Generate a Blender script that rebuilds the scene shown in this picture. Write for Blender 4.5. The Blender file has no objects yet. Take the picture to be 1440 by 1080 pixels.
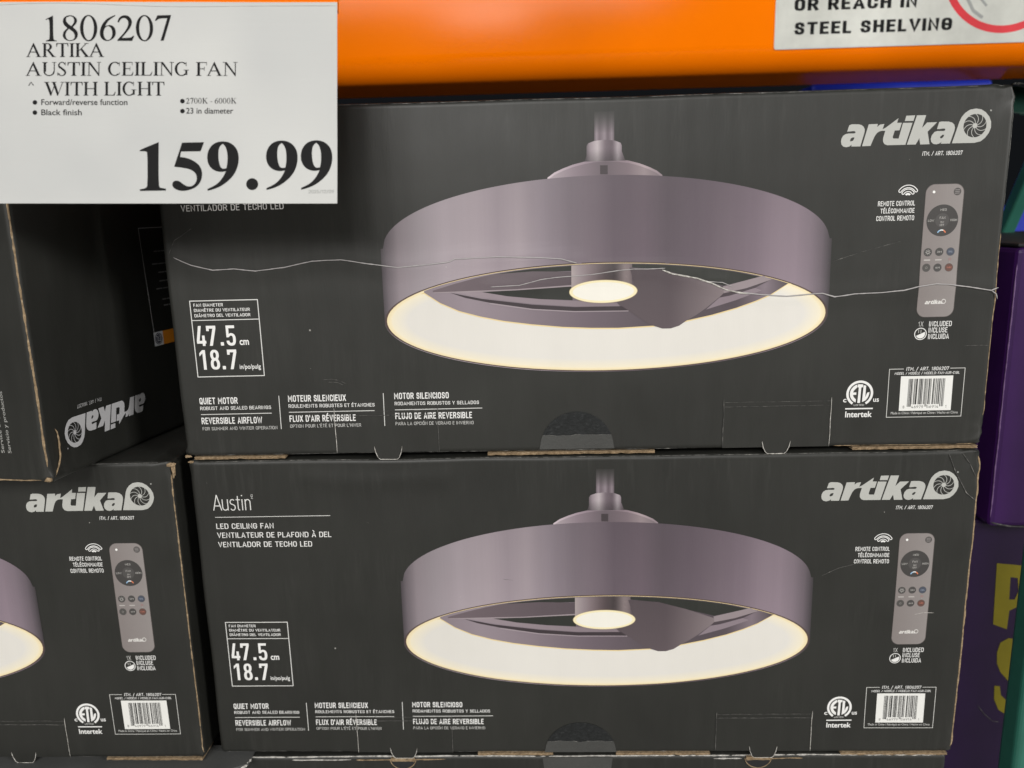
import bpy, bmesh, math, random
from mathutils import Vector, Matrix, noise
from mathutils.geometry import tessellate_polygon

scene = bpy.context.scene
COL = scene.collection
R = math.radians

# ------------------------------------------------------------------ camera
cam_data = bpy.data.cameras.new('camera')
cam = bpy.data.objects.new('camera', cam_data)
COL.objects.link(cam)
cam.location = (0.26120, -0.56047, 0.16970)
cam.rotation_euler = (R(78.0446), R(1.3852), R(1.5579))
cam_data.sensor_width = 36.0
cam_data.lens = 28.02
cam_data.clip_start = 0.01
cam_data.clip_end = 60
cam_data.dof.use_dof = True
cam_data.dof.focus_distance = 0.56
cam_data.dof.aperture_fstop = 6.5
scene.camera = cam

# ------------------------------------------------------------------ world and lamps
world = bpy.data.worlds.new('World')
scene.world = world
world.use_nodes = True
wb = world.node_tree.nodes['Background']
wb.inputs[0].default_value = (0.75, 0.85, 1.0, 1)
wb.inputs[1].default_value = 0.008

def area_lamp(name, loc, target, sx, sy, watts, color):
    d = bpy.data.lights.new(name, 'AREA')
    d.shape = 'RECTANGLE'; d.size = sx; d.size_y = sy
    d.energy = watts; d.color = color
    o = bpy.data.objects.new(name, d); COL.objects.link(o)
    o.location = loc
    o.rotation_euler = (Vector(target) - Vector(loc)).to_track_quat('-Z', 'Y').to_euler()
    return o

# warehouse ceiling fixtures: a long bank overhead and two rows further down the aisle, plus an added side fill
area_lamp('ceiling_or_fill_lamp', (-0.7, -5.2, 2.6), (0.3, 0.0, 0.1), 4.2, 1.8, 255, (1.0, 0.98, 0.95))
area_lamp('ceiling_or_fill_lamp', (5.6, -3.3, 1.9), (0.3, 0.0, 0.1), 1.6, 1.0, 200, (1.0, 0.98, 0.95))  # added side fill that reaches the lettering under the price card
area_lamp('ceiling_or_fill_lamp', (-0.20, -7.5, 2.05), (0.25, 0.3, 0.3), 0.8, 0.5, 24, (1.0, 0.97, 0.92))
area_lamp('ceiling_or_fill_lamp', (3.55, -7.0, 1.85), (0.6, 0.3, 0.3), 0.6, 0.4, 15, (1.0, 0.97, 0.92))

vs = scene.view_settings
vs.view_transform = 'Standard'
vs.look = 'None'
vs.exposure = 0.0
vs.gamma = 1.0
vs.use_curve_mapping = False

# ------------------------------------------------------------------ helpers
def lin(c):
    out = []
    for v in c:
        v = v / 255.0
        out.append(v / 12.92 if v <= 0.04045 else ((v + 0.055) / 1.055) ** 2.4)
    return tuple(out)

def tag(o, label=None, cat=None, group=None, kind=None):
    if label: o['label'] = label
    if cat: o['category'] = cat
    if group: o['group'] = group
    if kind: o['kind'] = kind
    return o

def empty(name, loc=(0, 0, 0), rz=0.0):
    o = bpy.data.objects.new(name, None)
    o.empty_display_size = 0.05
    COL.objects.link(o)
    o.location = loc; o.rotation_euler = (0, 0, rz)
    return o

def link_mesh(name, verts, faces, material, parent=None, smooth=False, cols=None):
    me = bpy.data.meshes.new(name)
    me.from_pydata([tuple(v) for v in verts], [], faces)
    me.validate(); me.update()
    if cols is not None:
        a = me.color_attributes.new('ink', 'FLOAT_COLOR', 'POINT')
        flat = []
        for c in cols: flat.extend((c[0], c[1], c[2], 1.0))
        a.data.foreach_set('color', flat)
    me.materials.append(material)
    if smooth: me.polygons.foreach_set('use_smooth', [True] * len(me.polygons))
    o = bpy.data.objects.new(name, me)
    COL.objects.link(o)
    if parent: o.parent = parent
    return o

class NT:
    def __init__(self, name):
        self.m = bpy.data.materials.new(name); self.m.use_nodes = True
        self.t = self.m.node_tree; self.b = self.t.nodes['Principled BSDF']
    def n(self, typ, **kw):
        x = self.t.nodes.new(typ)
        for k, v in kw.items(): setattr(x, k, v)
        return x
    def l(self, a, b): self.t.links.new(a, b)
    def noise(self, vec, scale, detail=3, rough=0.5):
        x = self.n('ShaderNodeTexNoise')
        x.inputs['Scale'].default_value = scale; x.inputs['Detail'].default_value = detail
        x.inputs['Roughness'].default_value = rough
        if vec is not None: self.l(vec, x.inputs['Vector'])
        return x.outputs['Fac']
    def ramp(self, fac, stops):
        x = self.n('ShaderNodeValToRGB'); e = x.color_ramp.elements
        while len(e) < len(stops): e.new(0.5)
        for i, (p, c) in enumerate(stops):
            e[i].position = p; e[i].color = (c[0], c[1], c[2], 1) if isinstance(c, tuple) else (c, c, c, 1)
        self.l(fac, x.inputs[0]); return x.outputs[0]
    def mapping(self, vec, scale=(1, 1, 1), loc=(0, 0, 0)):
        x = self.n('ShaderNodeMapping'); x.inputs['Scale'].default_value = scale; x.inputs['Location'].default_value = loc
        self.l(vec, x.inputs[0]); return x.outputs[0]
    def mix(self, fac, a, b, blend='MIX'):
        x = self.n('ShaderNodeMix', data_type='RGBA', blend_type=blend)
        for v, s in ((fac, 0), (a, 6), (b, 7)):
            if isinstance(v, (int, float)): x.inputs[s].default_value = v
            elif isinstance(v, tuple): x.inputs[s].default_value = (v[0], v[1], v[2], 1)
            else: self.l(v, x.inputs[s])
        return x.outputs[2]
    def math(self, op, a, b=0.0):
        x = self.n('ShaderNodeMath', operation=op)
        for i, v in enumerate((a, b)):
            if isinstance(v, (int, float)): x.inputs[i].default_value = v
            else: self.l(v, x.inputs[i])
        return x.outputs[0]
    def bump(self, h, strength, dist):
        x = self.n('ShaderNodeBump'); x.inputs['Strength'].default_value = strength; x.inputs['Distance'].default_value = dist
        self.l(h, x.inputs['Height']); self.l(x.outputs[0], self.b.inputs['Normal'])
    def setp(self, **kw):
        for k, v in kw.items():
            s = self.b.inputs[k.replace('_', ' ')]
            if isinstance(v, (int, float)): s.default_value = v
            elif isinstance(v, tuple): s.default_value = (v[0], v[1], v[2], 1)
            else: self.l(v, s)

def carton_surface(t, base, ink=None):
    """printed, laminated corrugated board: faint flute lines, scuffs, dust specks"""
    co = t.n('ShaderNodeTexCoord').outputs['Object']
    flute = t.n('ShaderNodeTexWave', wave_type='BANDS', bands_direction='X', wave_profile='SIN')
    t.l(co, flute.inputs['Vector'])
    flute.inputs['Scale'].default_value = 22.0; flute.inputs['Distortion'].default_value = 0.6
    flute.inputs['Detail'].default_value = 1.0; flute.inputs['Detail Scale'].default_value = 4.0
    broad = t.noise(co, 7.0, 4, 0.55)
    mottled = t.noise(t.mapping(co, (60, 60, 14)), 1.0, 4, 0.6)
    streak = t.noise(t.mapping(co, (320, 320, 30)), 1.0, 3, 0.6)
    patch = t.ramp(t.noise(t.mapping(co, (9, 9, 13), (3.1, 0, 1.7)), 1.0, 2, 0.5), [(0.52, 0.0), (0.70, 1.0)])
    scuff = t.math('MULTIPLY', patch, t.ramp(streak, [(0.45, 0.0), (0.75, 1.0)]))
    vor = t.n('ShaderNodeTexVoronoi', feature='F1'); vor.inputs['Scale'].default_value = 70.0
    t.l(co, vor.inputs['Vector'])
    rnd = t.n('ShaderNodeSeparateColor'); t.l(vor.outputs['Color'], rnd.inputs[0])
    size = t.math('MULTIPLY', t.math('POWER', rnd.outputs[0], 9.0), 0.055)
    speck = t.math('LESS_THAN', vor.outputs['Distance'], size)
    hair = t.noise(t.mapping(co, (900, 900, 90)), 1.0, 2, 0.5)
    lo = 0.80 if ink is None else 0.95
    tone = t.mix(t.ramp(broad, [(0.3, 0.0), (0.7, 1.0)]), (lo, lo, lo), (1.15, 1.15, 1.13) if ink is None else (1.02, 1.02, 1.02))
    c = t.mix(1.0, base, tone, 'MULTIPLY')
    c = t.mix(t.math('MULTIPLY', mottled, 0.05), c, (0.16, 0.155, 0.145))
    c = t.mix(t.math('MULTIPLY', scuff, 0.03), c, (0.34, 0.33, 0.31))
    sep = t.n('ShaderNodeSeparateXYZ'); t.l(co, sep.inputs[0])
    rim = t.ramp(t.math('MULTIPLY', sep.outputs[2], 4.0), [(0.80, 0.0), (0.965, 1.0)])
    tick = t.ramp(t.noise(t.mapping(co, (210, 210, 24)), 1.0, 2, 0.5), [(0.55, 0.0), (0.75, 1.0)])
    if ink is None: c = t.mix(t.math('MULTIPLY', t.math('MULTIPLY', rim, tick), 0.028), c, (0.40, 0.40, 0.38))
    c = t.mix(t.math('MULTIPLY', speck, 0.55), c, (0.55, 0.54, 0.50))
    rgh = t.math('ADD', t.math('MULTIPLY', broad, 0.16), t.math('MULTIPLY', mottled, 0.14))
    t.setp(Base_Color=c, Roughness=t.math('ADD', rgh, 0.33), Specular_IOR_Level=0.48)
    h = t.math('ADD', t.math('MULTIPLY', flute.outputs['Fac'], 0.5), t.math('MULTIPLY', hair, 0.35))
    h = t.math('ADD', h, t.math('MULTIPLY', mottled, 0.9))
    t.bump(h, 0.35, 0.00035)
    return t.m

def make_carton_mat():
    t = NT('printed_black_carton')
    rgb = t.n('ShaderNodeRGB'); rgb.outputs[0].default_value = (0.0172, 0.0178, 0.0152, 1)
    return carton_surface(t, rgb.outputs[0])

def make_ink_mat():
    t = NT('printed_ink')
    a = t.n('ShaderNodeVertexColor'); a.layer_name = 'ink'
    return carton_surface(t, a.outputs['Color'], True)

def make_kraft():
    t = NT('kraft_board')
    co = t.n('ShaderNodeTexCoord').outputs['Object']
    f = t.noise(co, 420, 4, 0.6)
    g = t.noise(co, 90, 3, 0.6)
    c = t.ramp(f, [(0.3, (0.13, 0.085, 0.045)), (0.55, (0.32, 0.225, 0.13)), (0.8, (0.58, 0.46, 0.31))])
    c = t.mix(t.math('MULTIPLY', g, 0.4), c, (0.44, 0.35, 0.24))
    t.setp(Base_Color=c, Roughness=0.9, Specular_IOR_Level=0.2)
    t.bump(f, 0.8, 0.0006)
    return t.m

def make_fibre():
    t = NT('torn_paper_fibre')
    co = t.n('ShaderNodeTexCoord').outputs['Object']
    f = t.noise(co, 600, 3, 0.6)
    t.setp(Base_Color=t.ramp(f, [(0.3, (0.34, 0.32, 0.29)), (0.6, (0.66, 0.64, 0.60)), (0.8, (0.82, 0.80, 0.76))]), Roughness=0.85, Specular_IOR_Level=0.2)
    return t.m

def make_scuffline():
    t = NT('scuffed_black_edge')
    co = t.n('ShaderNodeTexCoord').outputs['Object']
    f = t.noise(co, 260, 3, 0.65)
    t.setp(Base_Color=t.ramp(f, [(0.4, (0.05, 0.05, 0.048)), (0.62, (0.16, 0.155, 0.145)), (0.8, (0.42, 0.40, 0.37))]), Roughness=0.6)
    return t.m

def plain(name, col, rough=0.5, spec=0.5, coat=0.0, bump=None, metal=0.0, vary=1.0):
    t = NT(name)
    co = t.n('ShaderNodeTexCoord').outputs['Object']
    f = t.noise(co, 35, 4, 0.6)
    c = t.mix(t.ramp(f, [(0.35, 0.0), (0.7, 1.0)]), tuple(v * (1 - 0.1 * vary) for v in col), tuple(min(1, v * (1 + 0.06 * vary)) for v in col))
    t.setp(Base_Color=c, Roughness=rough, Specular_IOR_Level=spec, Coat_Weight=coat, Metallic=metal)
    if bump: t.bump(t.noise(co, bump[0], 2, 0.5), bump[1], bump[2])
    return t.m

def make_sticker():
    t = NT('clear_seal_film')
    co = t.n('ShaderNodeTexCoord').outputs['Object']
    f = t.noise(t.mapping(co, (1, 1, 1.6)), 420, 3, 0.6)
    c = t.ramp(f, [(0.4, (0.010, 0.0115, 0.012)), (0.62, (0.018, 0.020, 0.021)), (0.85, (0.055, 0.06, 0.06))])
    t.setp(Base_Color=c, Roughness=0.28, Specular_IOR_Level=0.5)
    t.bump(f, 0.45, 0.0005)
    return t.m

MAT = {
    'carton': make_carton_mat(), 'ink': make_ink_mat(), 'kraft': make_kraft(), 'fibre': make_fibre(), 'scuff': make_scuffline(),
    'seal': make_sticker(), 'fold': plain('creased_print_edge', (0.46, 0.44, 0.44), 0.6, 0.3),
    'film': plain('seal_film_on_board', (0.062, 0.063, 0.06), 0.25, 0.7, bump=(300, 0.6, 0.0005)),
    'flap': plain('grey_flap_board', (0.085, 0.087, 0.085), 0.5, 0.4, bump=(500, 0.4, 0.0004)),
    'orange': plain('orange_enamel', (1.0, 0.20, 0.0), 0.13, 0.12, bump=(520, 0.10, 0.0005), vary=0.15),
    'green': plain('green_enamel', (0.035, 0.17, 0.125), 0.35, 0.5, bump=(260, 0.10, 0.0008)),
    'shaded_green': plain('shaded_green_enamel', (0.008, 0.036, 0.027), 0.45, 0.4),  # the rack's green enamel again, darkened for the shadow on its rear members
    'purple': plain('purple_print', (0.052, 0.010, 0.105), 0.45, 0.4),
    'shaded_purple': plain('shaded_purple_print', (0.017, 0.005, 0.036), 0.4, 0.4),  # purple print with the deep shade on the lower carton put into its colour
    'yellow': plain('dimmed_yellow_ink', (0.21, 0.175, 0.01), 0.5, 0.3),  # yellow dimmed for the shade over the lower carton's letters
    'lid': plain('black_tray', (0.02, 0.02, 0.022), 0.5, 0.4),
    'blue': plain('blue_plastic', (0.01, 0.035, 0.62), 0.4, 0.5),
    'decal': plain('white_vinyl', (0.66, 0.67, 0.62), 0.22, 0.5, bump=(300, 0.10, 0.0006)),
    'black_ink': plain('black_ink', (0.010, 0.010, 0.0105), 0.6, 0.12),
    'red_ink': plain('red_ink', (0.75, 0.025, 0.04), 0.4, 0.4),
    'grey_ink': plain('grey_ink', (0.36, 0.37, 0.36), 0.5, 0.3),
    'concrete': plain('concrete', (0.45, 0.44, 0.42), 0.7, 0.3),
    'steel': plain('zinc_steel', (0.5, 0.5, 0.5), 0.4, 0.5, metal=0.8),
}
def make_card():
    t = NT('paper_in_sleeve')
    co = t.n('ShaderNodeTexCoord').outputs['Object']
    w = t.noise(t.mapping(co, (10, 90, 10)), 1.0, 3, 0.5)
    g = t.noise(co, 9.0, 2, 0.5)
    c = t.mix(t.ramp(g, [(0.3, 0.0), (0.7, 1.0)]), (0.50, 0.51, 0.505), (0.60, 0.605, 0.585))
    t.setp(Base_Color=c, Roughness=0.5, Specular_IOR_Level=0.3)
    t.bump(w, 0.25, 0.0012)
    return t.m
MAT['card'] = make_card()

# ------------------------------------------------------------------ 2-D drawing kit (all in millimetres on a face)
_font_cache = {}
def glyph_mesh(s, offset=0.0):
    key = (s, offset)
    if key not in _font_cache:
        cu = bpy.data.curves.new('text', 'FONT')
        cu.body = s; cu.size = 1.0; cu.offset = offset; cu.resolution_u = 4
        o = bpy.data.objects.new('text', cu); COL.objects.link(o)
        bpy.context.view_layer.update()
        dg = bpy.context.evaluated_depsgraph_get()
        me = bpy.data.meshes.new_from_object(o.evaluated_get(dg))
        vs_ = [(v.co.x, v.co.y) for v in me.vertices]
        fs = [tuple(p.vertices) for p in me.polygons]
        bpy.data.objects.remove(o); bpy.data.curves.remove(cu); bpy.data.meshes.remove(me)
        _font_cache[key] = (vs_, fs)
    return _font_cache[key]
_h = glyph_mesh('H')[0]
CAPH = max(v[1] for v in _h) - min(v[1] for v in _h)

_C = [(1, .72), (.96, .86), (.80, .97), (.5, 1), (.20, .97), (.04, .86), (0, .70), (0, .30), (.04, .14), (.20, .03), (.5, 0), (.80, .03), (.96, .14), (1, .28)]
DIN = {   # letter skeletons: (width, strokes), cap height 1
    'A': (.62, [[(0, 0), (.5, 1), (1, 0)], [(.16, .27), (.84, .27)]]),
    'B': (.56, [[(0, 0), (0, 1), (.60, 1), (.86, .94), (.95, .77), (.86, .60), (.60, .53), (0, .53)], [(.60, .53), (.90, .45), (1, .27), (.90, .07), (.60, 0), (0, 0)]]),
    'C': (.55, [_C]), 'D': (.57, [[(0, 0), (0, 1), (.50, 1), (.82, .96), (1, .78), (1, .22), (.82, .04), (.50, 0), (0, 0)]]),
    'E': (.48, [[(1, 1), (0, 1), (0, 0), (1, 0)], [(0, .53), (.86, .53)]]), 'F': (.47, [[(1, 1), (0, 1), (0, 0)], [(0, .51), (.86, .51)]]),
    'G': (.56, [_C + [(1, .48), (.52, .48)]]), 'H': (.57, [[(0, 0), (0, 1)], [(1, 0), (1, 1)], [(0, .52), (1, .52)]]), 'I': (.15, [[(.5, 0), (.5, 1)]]),
    'J': (.46, [[(1, 1), (1, .28), (.92, .10), (.65, 0), (.35, 0), (.08, .10), (0, .26)]]), 'K': (.57, [[(0, 0), (0, 1)], [(1, 1), (.04, .42)], [(.34, .60), (1, 0)]]),
    'L': (.46, [[(0, 1), (0, 0), (1, 0)]]), 'M': (.72, [[(0, 0), (0, 1), (.5, .32), (1, 1), (1, 0)]]), 'N': (.58, [[(0, 0), (0, 1), (1, 0), (1, 1)]]),
    'O': (.56, [_C[3:] + _C[:4]]), 'P': (.54, [[(0, 0), (0, 1), (.58, 1), (.88, .94), (1, .73), (.88, .52), (.58, .45), (0, .45)]]), 'Q': (.56, [_C[3:] + _C[:4], [(.62, .22), (1, -.04)]]),
    'R': (.57, [[(0, 0), (0, 1), (.58, 1), (.88, .94), (1, .74), (.88, .54), (.58, .47), (0, .47)], [(.55, .47), (1, 0)]]),
    'S': (.54, [[(.96, .78), (.86, .94), (.5, 1), (.14, .94), (.03, .76), (.12, .59), (.5, .52), (.88, .44), (1, .25), (.88, .06), (.5, 0), (.12, .05), (0, .22)]]),
    'T': (.55, [[(0, 1), (1, 1)], [(.5, 1), (.5, 0)]]), 'U': (.56, [[(0, 1), (0, .30), (.04, .14), (.20, .03), (.5, 0), (.80, .03), (.96, .14), (1, .30), (1, 1)]]),
    'V': (.60, [[(0, 1), (.5, 0), (1, 1)]]), 'W': (.86, [[(0, 1), (.24, 0), (.5, .92), (.76, 0), (1, 1)]]), 'X': (.58, [[(0, 0), (1, 1)], [(0, 1), (1, 0)]]),
    'Y': (.58, [[(0, 1), (.5, .46), (1, 1)], [(.5, .46), (.5, 0)]]), 'Z': (.53, [[(0, 1), (1, 1), (0, 0), (1, 0)]]),
    '0': (.53, [_C[3:] + _C[:4]]), '1': (.34, [[(0, .72), (.75, 1), (.75, 0)]]), '2': (.52, [[(0, .76), (.10, .93), (.5, 1), (.90, .92), (1, .74), (.88, .52), (0, 0), (1, 0)]]),
    '3': (.52, [[(0, .80), (.14, .95), (.5, 1), (.88, .92), (.95, .75), (.84, .58), (.45, .53), (.86, .46), (1, .26), (.88, .06), (.5, 0), (.12, .06), (0, .2)]]),
    '4': (.56, [[(.72, 0), (.72, .5)], [(.45, 1), (0, .2), (1, .2)]]), '5': (.53, [[(.92, 1), (.06, 1), (.04, .52), (.5, .62), (.90, .54), (1, .32), (.90, .07), (.5, 0), (.12, .05), (0, .2)]]),
    '6': (.53, [[(.62, 1), (.06, .45), (0, .28), (.10, .07), (.5, 0), (.90, .07), (1, .30), (.90, .52), (.5, .60), (.14, .52)]]), '7': (.51, [[(0, .84), (0, 1), (1, 1), (.35, 0)]]),
    '8': (.54, [[(.5, .53), (.14, .60), (.05, .77), (.16, .94), (.5, 1), (.84, .94), (.95, .77), (.86, .60), (.5, .53), (.10, .45), (0, .26), (.12, .06), (.5, 0), (.88, .06), (1, .26), (.90, .45), (.5, .53)]]),
    '9': (.53, [[(.38, 0), (.94, .55), (1, .72), (.90, .93), (.5, 1), (.10, .93), (0, .70), (.10, .48), (.5, .40), (.86, .48)]]),
    '.': (.16, [[(.5, -.02), (.5, .06)]]), ':': (.16, [[(.5, .0), (.5, .08)], [(.5, .55), (.5, .63)]]), '/': (.40, [[(0, -.05), (1, 1.05)]]), '-': (.34, [[(0, .45), (1, .45)]]), "'": (.14, [[(.5, .78), (.5, 1.04)]]), ' ': (.24, [])}
for _a, _b, _k in (('É', 'E', 1), ('È', 'E', -1), ('À', 'A', -1), ('Á', 'A', 1), ('Ó', 'O', 1)):
    DIN[_a] = (DIN[_b][0], DIN[_b][1] + [[(.5 - .12 * _k, 1.16), (.5 + .22 * _k, 1.36)]])

class Sheet:
    """collects flat print (triangles with ink colours) laid on a face by a mapping (u, v, lift) -> local point"""
    def __init__(self, surf, lift=0.12):
        self.v = []; self.f = []; self.c = []; self.surf = surf; self.lift = lift; self.memo = {}
    def vert(self, p, layer, col):
        c = col(p[0], p[1]) if callable(col) else col
        self.v.append(self.surf(p[0], p[1], self.lift + layer * 0.05)); self.c.append(lin(c))
        return len(self.v) - 1
    def tri(self, a, b, c, layer, col, mx, depth=0):
        if mx:
            d = [math.dist(a, b), math.dist(b, c), math.dist(c, a)]
            m = max(d)
            if m > mx and depth < 14:
                i = d.index(m)
                p, q, r = ((a, b, c), (b, c, a), (c, a, b))[i]
                h = ((p[0] + q[0]) / 2, (p[1] + q[1]) / 2)
                self.tri(p, h, r, layer, col, mx, depth + 1); self.tri(h, q, r, layer, col, mx, depth + 1)
                return
        area = (b[0] - a[0]) * (c[1] - a[1]) - (b[1] - a[1]) * (c[0] - a[0])
        if abs(area) < 1e-9: return
        if area < 0: b, c = c, b
        self.f.append((self.vert(a, layer, col), self.vert(b, layer, col), self.vert(c, layer, col)))
    def poly(self, pts, col, layer=0, holes=(), mx=4.0):
        loops = [[Vector((p[0], p[1], 0)) for p in pts]] + [[Vector((p[0], p[1], 0)) for p in h] for h in holes]
        flat = [(p.x, p.y) for l in loops for p in l]
        for t in tessellate_polygon(loops):
            self.tri(flat[t[0]], flat[t[1]], flat[t[2]], layer, col, mx)
    def line(self, pts, w, col, layer=0, closed=False):
        n = len(pts)
        for i in range(n if closed else n - 1):
            a, b = pts[i], pts[(i + 1) % n]
            L = math.dist(a, b)
            if L < 1e-6: continue
            nx, ny = -(b[1] - a[1]) / L * w / 2, (b[0] - a[0]) / L * w / 2
            ex, ey = (b[0] - a[0]) / L * w * 0.3, (b[1] - a[1]) / L * w * 0.3
            self.poly([(a[0] + nx - ex, a[1] + ny - ey), (a[0] - nx - ex, a[1] - ny - ey), (b[0] - nx + ex, b[1] - ny + ey), (b[0] + nx + ex, b[1] + ny + ey)], col, layer + 0.02 * (i % 3))
    def strip(self, pts, w, col, layer=0):
        """joined polyline ribbon without overlaps"""
        L = []; Rr = []
        n = len(pts)
        for i in range(n):
            a = pts[max(i - 1, 0)]; b = pts[min(i + 1, n - 1)]
            d = math.dist(a, b) or 1.0
            ww = w(i / (n - 1)) if callable(w) else w
            nx, ny = -(b[1] - a[1]) / d * ww / 2, (b[0] - a[0]) / d * ww / 2
            L.append((pts[i][0] + nx, pts[i][1] + ny)); Rr.append((pts[i][0] - nx, pts[i][1] - ny))
        for i in range(n - 1):
            self.tri(L[i], Rr[i], Rr[i + 1], layer, col, 4); self.tri(L[i], Rr[i + 1], L[i + 1], layer, col, 4)
    def ring(self, cx, cy, r0, r1, col, layer=0, a0=0.0, a1=360.0, n=40):
        pt = lambda r, a: (cx + r * math.cos(R(a)), cy + r * math.sin(R(a)))
        for i in range(n):
            s, e = a0 + (a1 - a0) * i / n, a0 + (a1 - a0) * (i + 1) / n
            if r0 > 1e-6: self.tri(pt(r0, s), pt(r1, s), pt(r1, e), layer, col, 6); self.tri(pt(r0, s), pt(r1, e), pt(r0, e), layer, col, 6)
            else: self.tri((cx, cy), pt(r1, s), pt(r1, e), layer, col, 6)
    def disc(self, cx, cy, r, col, layer=0, n=28): self.ring(cx, cy, 0, r, col, layer, n=n)
    def mitre(self, pts, hx, hy, col, layer):
        """ribbon with mitred joints; hx, hy = half stroke in x and y"""
        n = len(pts); L = []; Q = []
        closed = math.dist(pts[0], pts[-1]) < 1e-6
        u = [(p[0] / hx, p[1] / hy) for p in pts]
        for i in range(n):
            if closed and i in (0, n - 1): a, b, c = u[-2], u[0], u[1]
            else: a, b, c = u[max(i - 1, 0)], u[i], u[min(i + 1, n - 1)]
            d1 = (b[0] - a[0], b[1] - a[1]); d2 = (c[0] - b[0], c[1] - b[1])
            l1, l2 = math.hypot(*d1), math.hypot(*d2)
            if l1 < 1e-6: d1, l1 = d2, l2
            if l2 < 1e-6: d2, l2 = d1, l1
            n1 = (-d1[1] / l1, d1[0] / l1); n2 = (-d2[1] / l2, d2[0] / l2)
            m = (n1[0] + n2[0], n1[1] + n2[1]); ml = math.hypot(*m) or 1.0
            m = (m[0] / ml, m[1] / ml); k_ = min(1.9, 1.0 / max(0.2, m[0] * n1[0] + m[1] * n1[1]))
            L.append(((b[0] + m[0] * k_) * hx, (b[1] + m[1] * k_) * hy)); Q.append(((b[0] - m[0] * k_) * hx, (b[1] - m[1] * k_) * hy))
        for i in range(n - 1):
            self.tri(L[i], Q[i], Q[i + 1], layer, col, 0); self.tri(L[i], Q[i + 1], L[i + 1], layer, col, 0)
    def din(self, s, x, y, w, h, col, stroke, shear, layer, rot):
        gap = 0.125 + 0.25 * max(0, 0.13 - stroke)
        total = sum(DIN[c][0] for c in s) + gap * (len(s) - 1)
        sx = w / total; ca, sa = math.cos(rot), math.sin(rot); px = 0.0
        keep = self.surf
        def bent(u, v, lift):
            u += v * shear
            return keep(x + u * ca - v * sa, y + u * sa + v * ca, lift)
        self.surf = bent
        for c in s:
            gw, strokes = DIN[c]
            for j, st in enumerate(strokes):
                pts = [((px + stroke / 2 + (gw - stroke) * a) * sx, (stroke / 2 + (1 - stroke) * b) * h) for a, b in st]
                ends = pts
                if math.dist(pts[0], pts[-1]) > 1e-6:      # square ends
                    (ax, ay), (bx, by) = pts[0], pts[1]; d = math.hypot((bx - ax) / sx, (by - ay) / h)
                    e0 = (ax - (bx - ax) / d * stroke * 0.5, ay - (by - ay) / d * stroke * 0.5)
                    (ax, ay), (bx, by) = pts[-1], pts[-2]; d = math.hypot((bx - ax) / sx, (by - ay) / h)
                    e1 = (ax - (bx - ax) / d * stroke * 0.5, ay - (by - ay) / d * stroke * 0.5)
                    ends = [e0] + pts[1:-1] + [e1]
                self.mitre(ends, stroke / 2 * sx, stroke / 2 * h, col, layer + 0.25 * j)
            px += gw + gap
        self.surf = keep
    def text(self, s, x, y, w, h, col=(238, 238, 236), bold=0.0, shear=0.0, layer=0, whole=False, rot=0.0):
        if all(c in DIN for c in s):
            return self.din(s, x, y, w, h, col, min(0.23 if bold > 0.05 else 0.19, max(0.08, 0.10 + bold * 1.9)), shear, layer, rot)
        vs_, fs = glyph_mesh(s, bold)
        if not vs_: return
        x0 = min(v[0] for v in vs_); x1 = max(v[0] for v in vs_)
        y0 = min(v[1] for v in vs_); y1 = max(v[1] for v in vs_)
        sx = w / max(x1 - x0, 1e-6)
        sy = h / (y1 - y0) if whole else h / CAPH
        oy = y0 if whole else 0.0
        ca, sa = math.cos(rot), math.sin(rot)
        idx = []
        for v in vs_:
            yy = (v[1] - oy) * sy; xx = (v[0] - x0) * sx + yy * shear
            idx.append(self.vert((x + xx * ca - yy * sa, y + xx * sa + yy * ca), layer, col))
        for f in fs: self.f.append(tuple(idx[i] for i in f))
    def build(self, name, parent, material=None):
        return link_mesh(name, self.v, self.f, material or MAT['ink'], parent, cols=self.c)

def smooth(pts, it=2):
    """corner cutting that keeps sharp corners"""
    for _ in range(it):
        out = []; n = len(pts)
        for i in range(n):
            p, a, b = pts[i], pts[i - 1], pts[(i + 1) % n]
            v1 = (p[0] - a[0], p[1] - a[1]); v2 = (b[0] - p[0], b[1] - p[1])
            l1, l2 = math.hypot(*v1) or 1, math.hypot(*v2) or 1
            c = (v1[0] * v2[0] + v1[1] * v2[1]) / (l1 * l2)
            if c < 0.55: out.append(p)
            else:
                out.append((p[0] - v1[0] * 0.25, p[1] - v1[1] * 0.25)); out.append((p[0] + v2[0] * 0.25, p[1] + v2[1] * 0.25))
        pts = out
    return pts
def smooth2(p): return smooth(p, 2)

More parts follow.
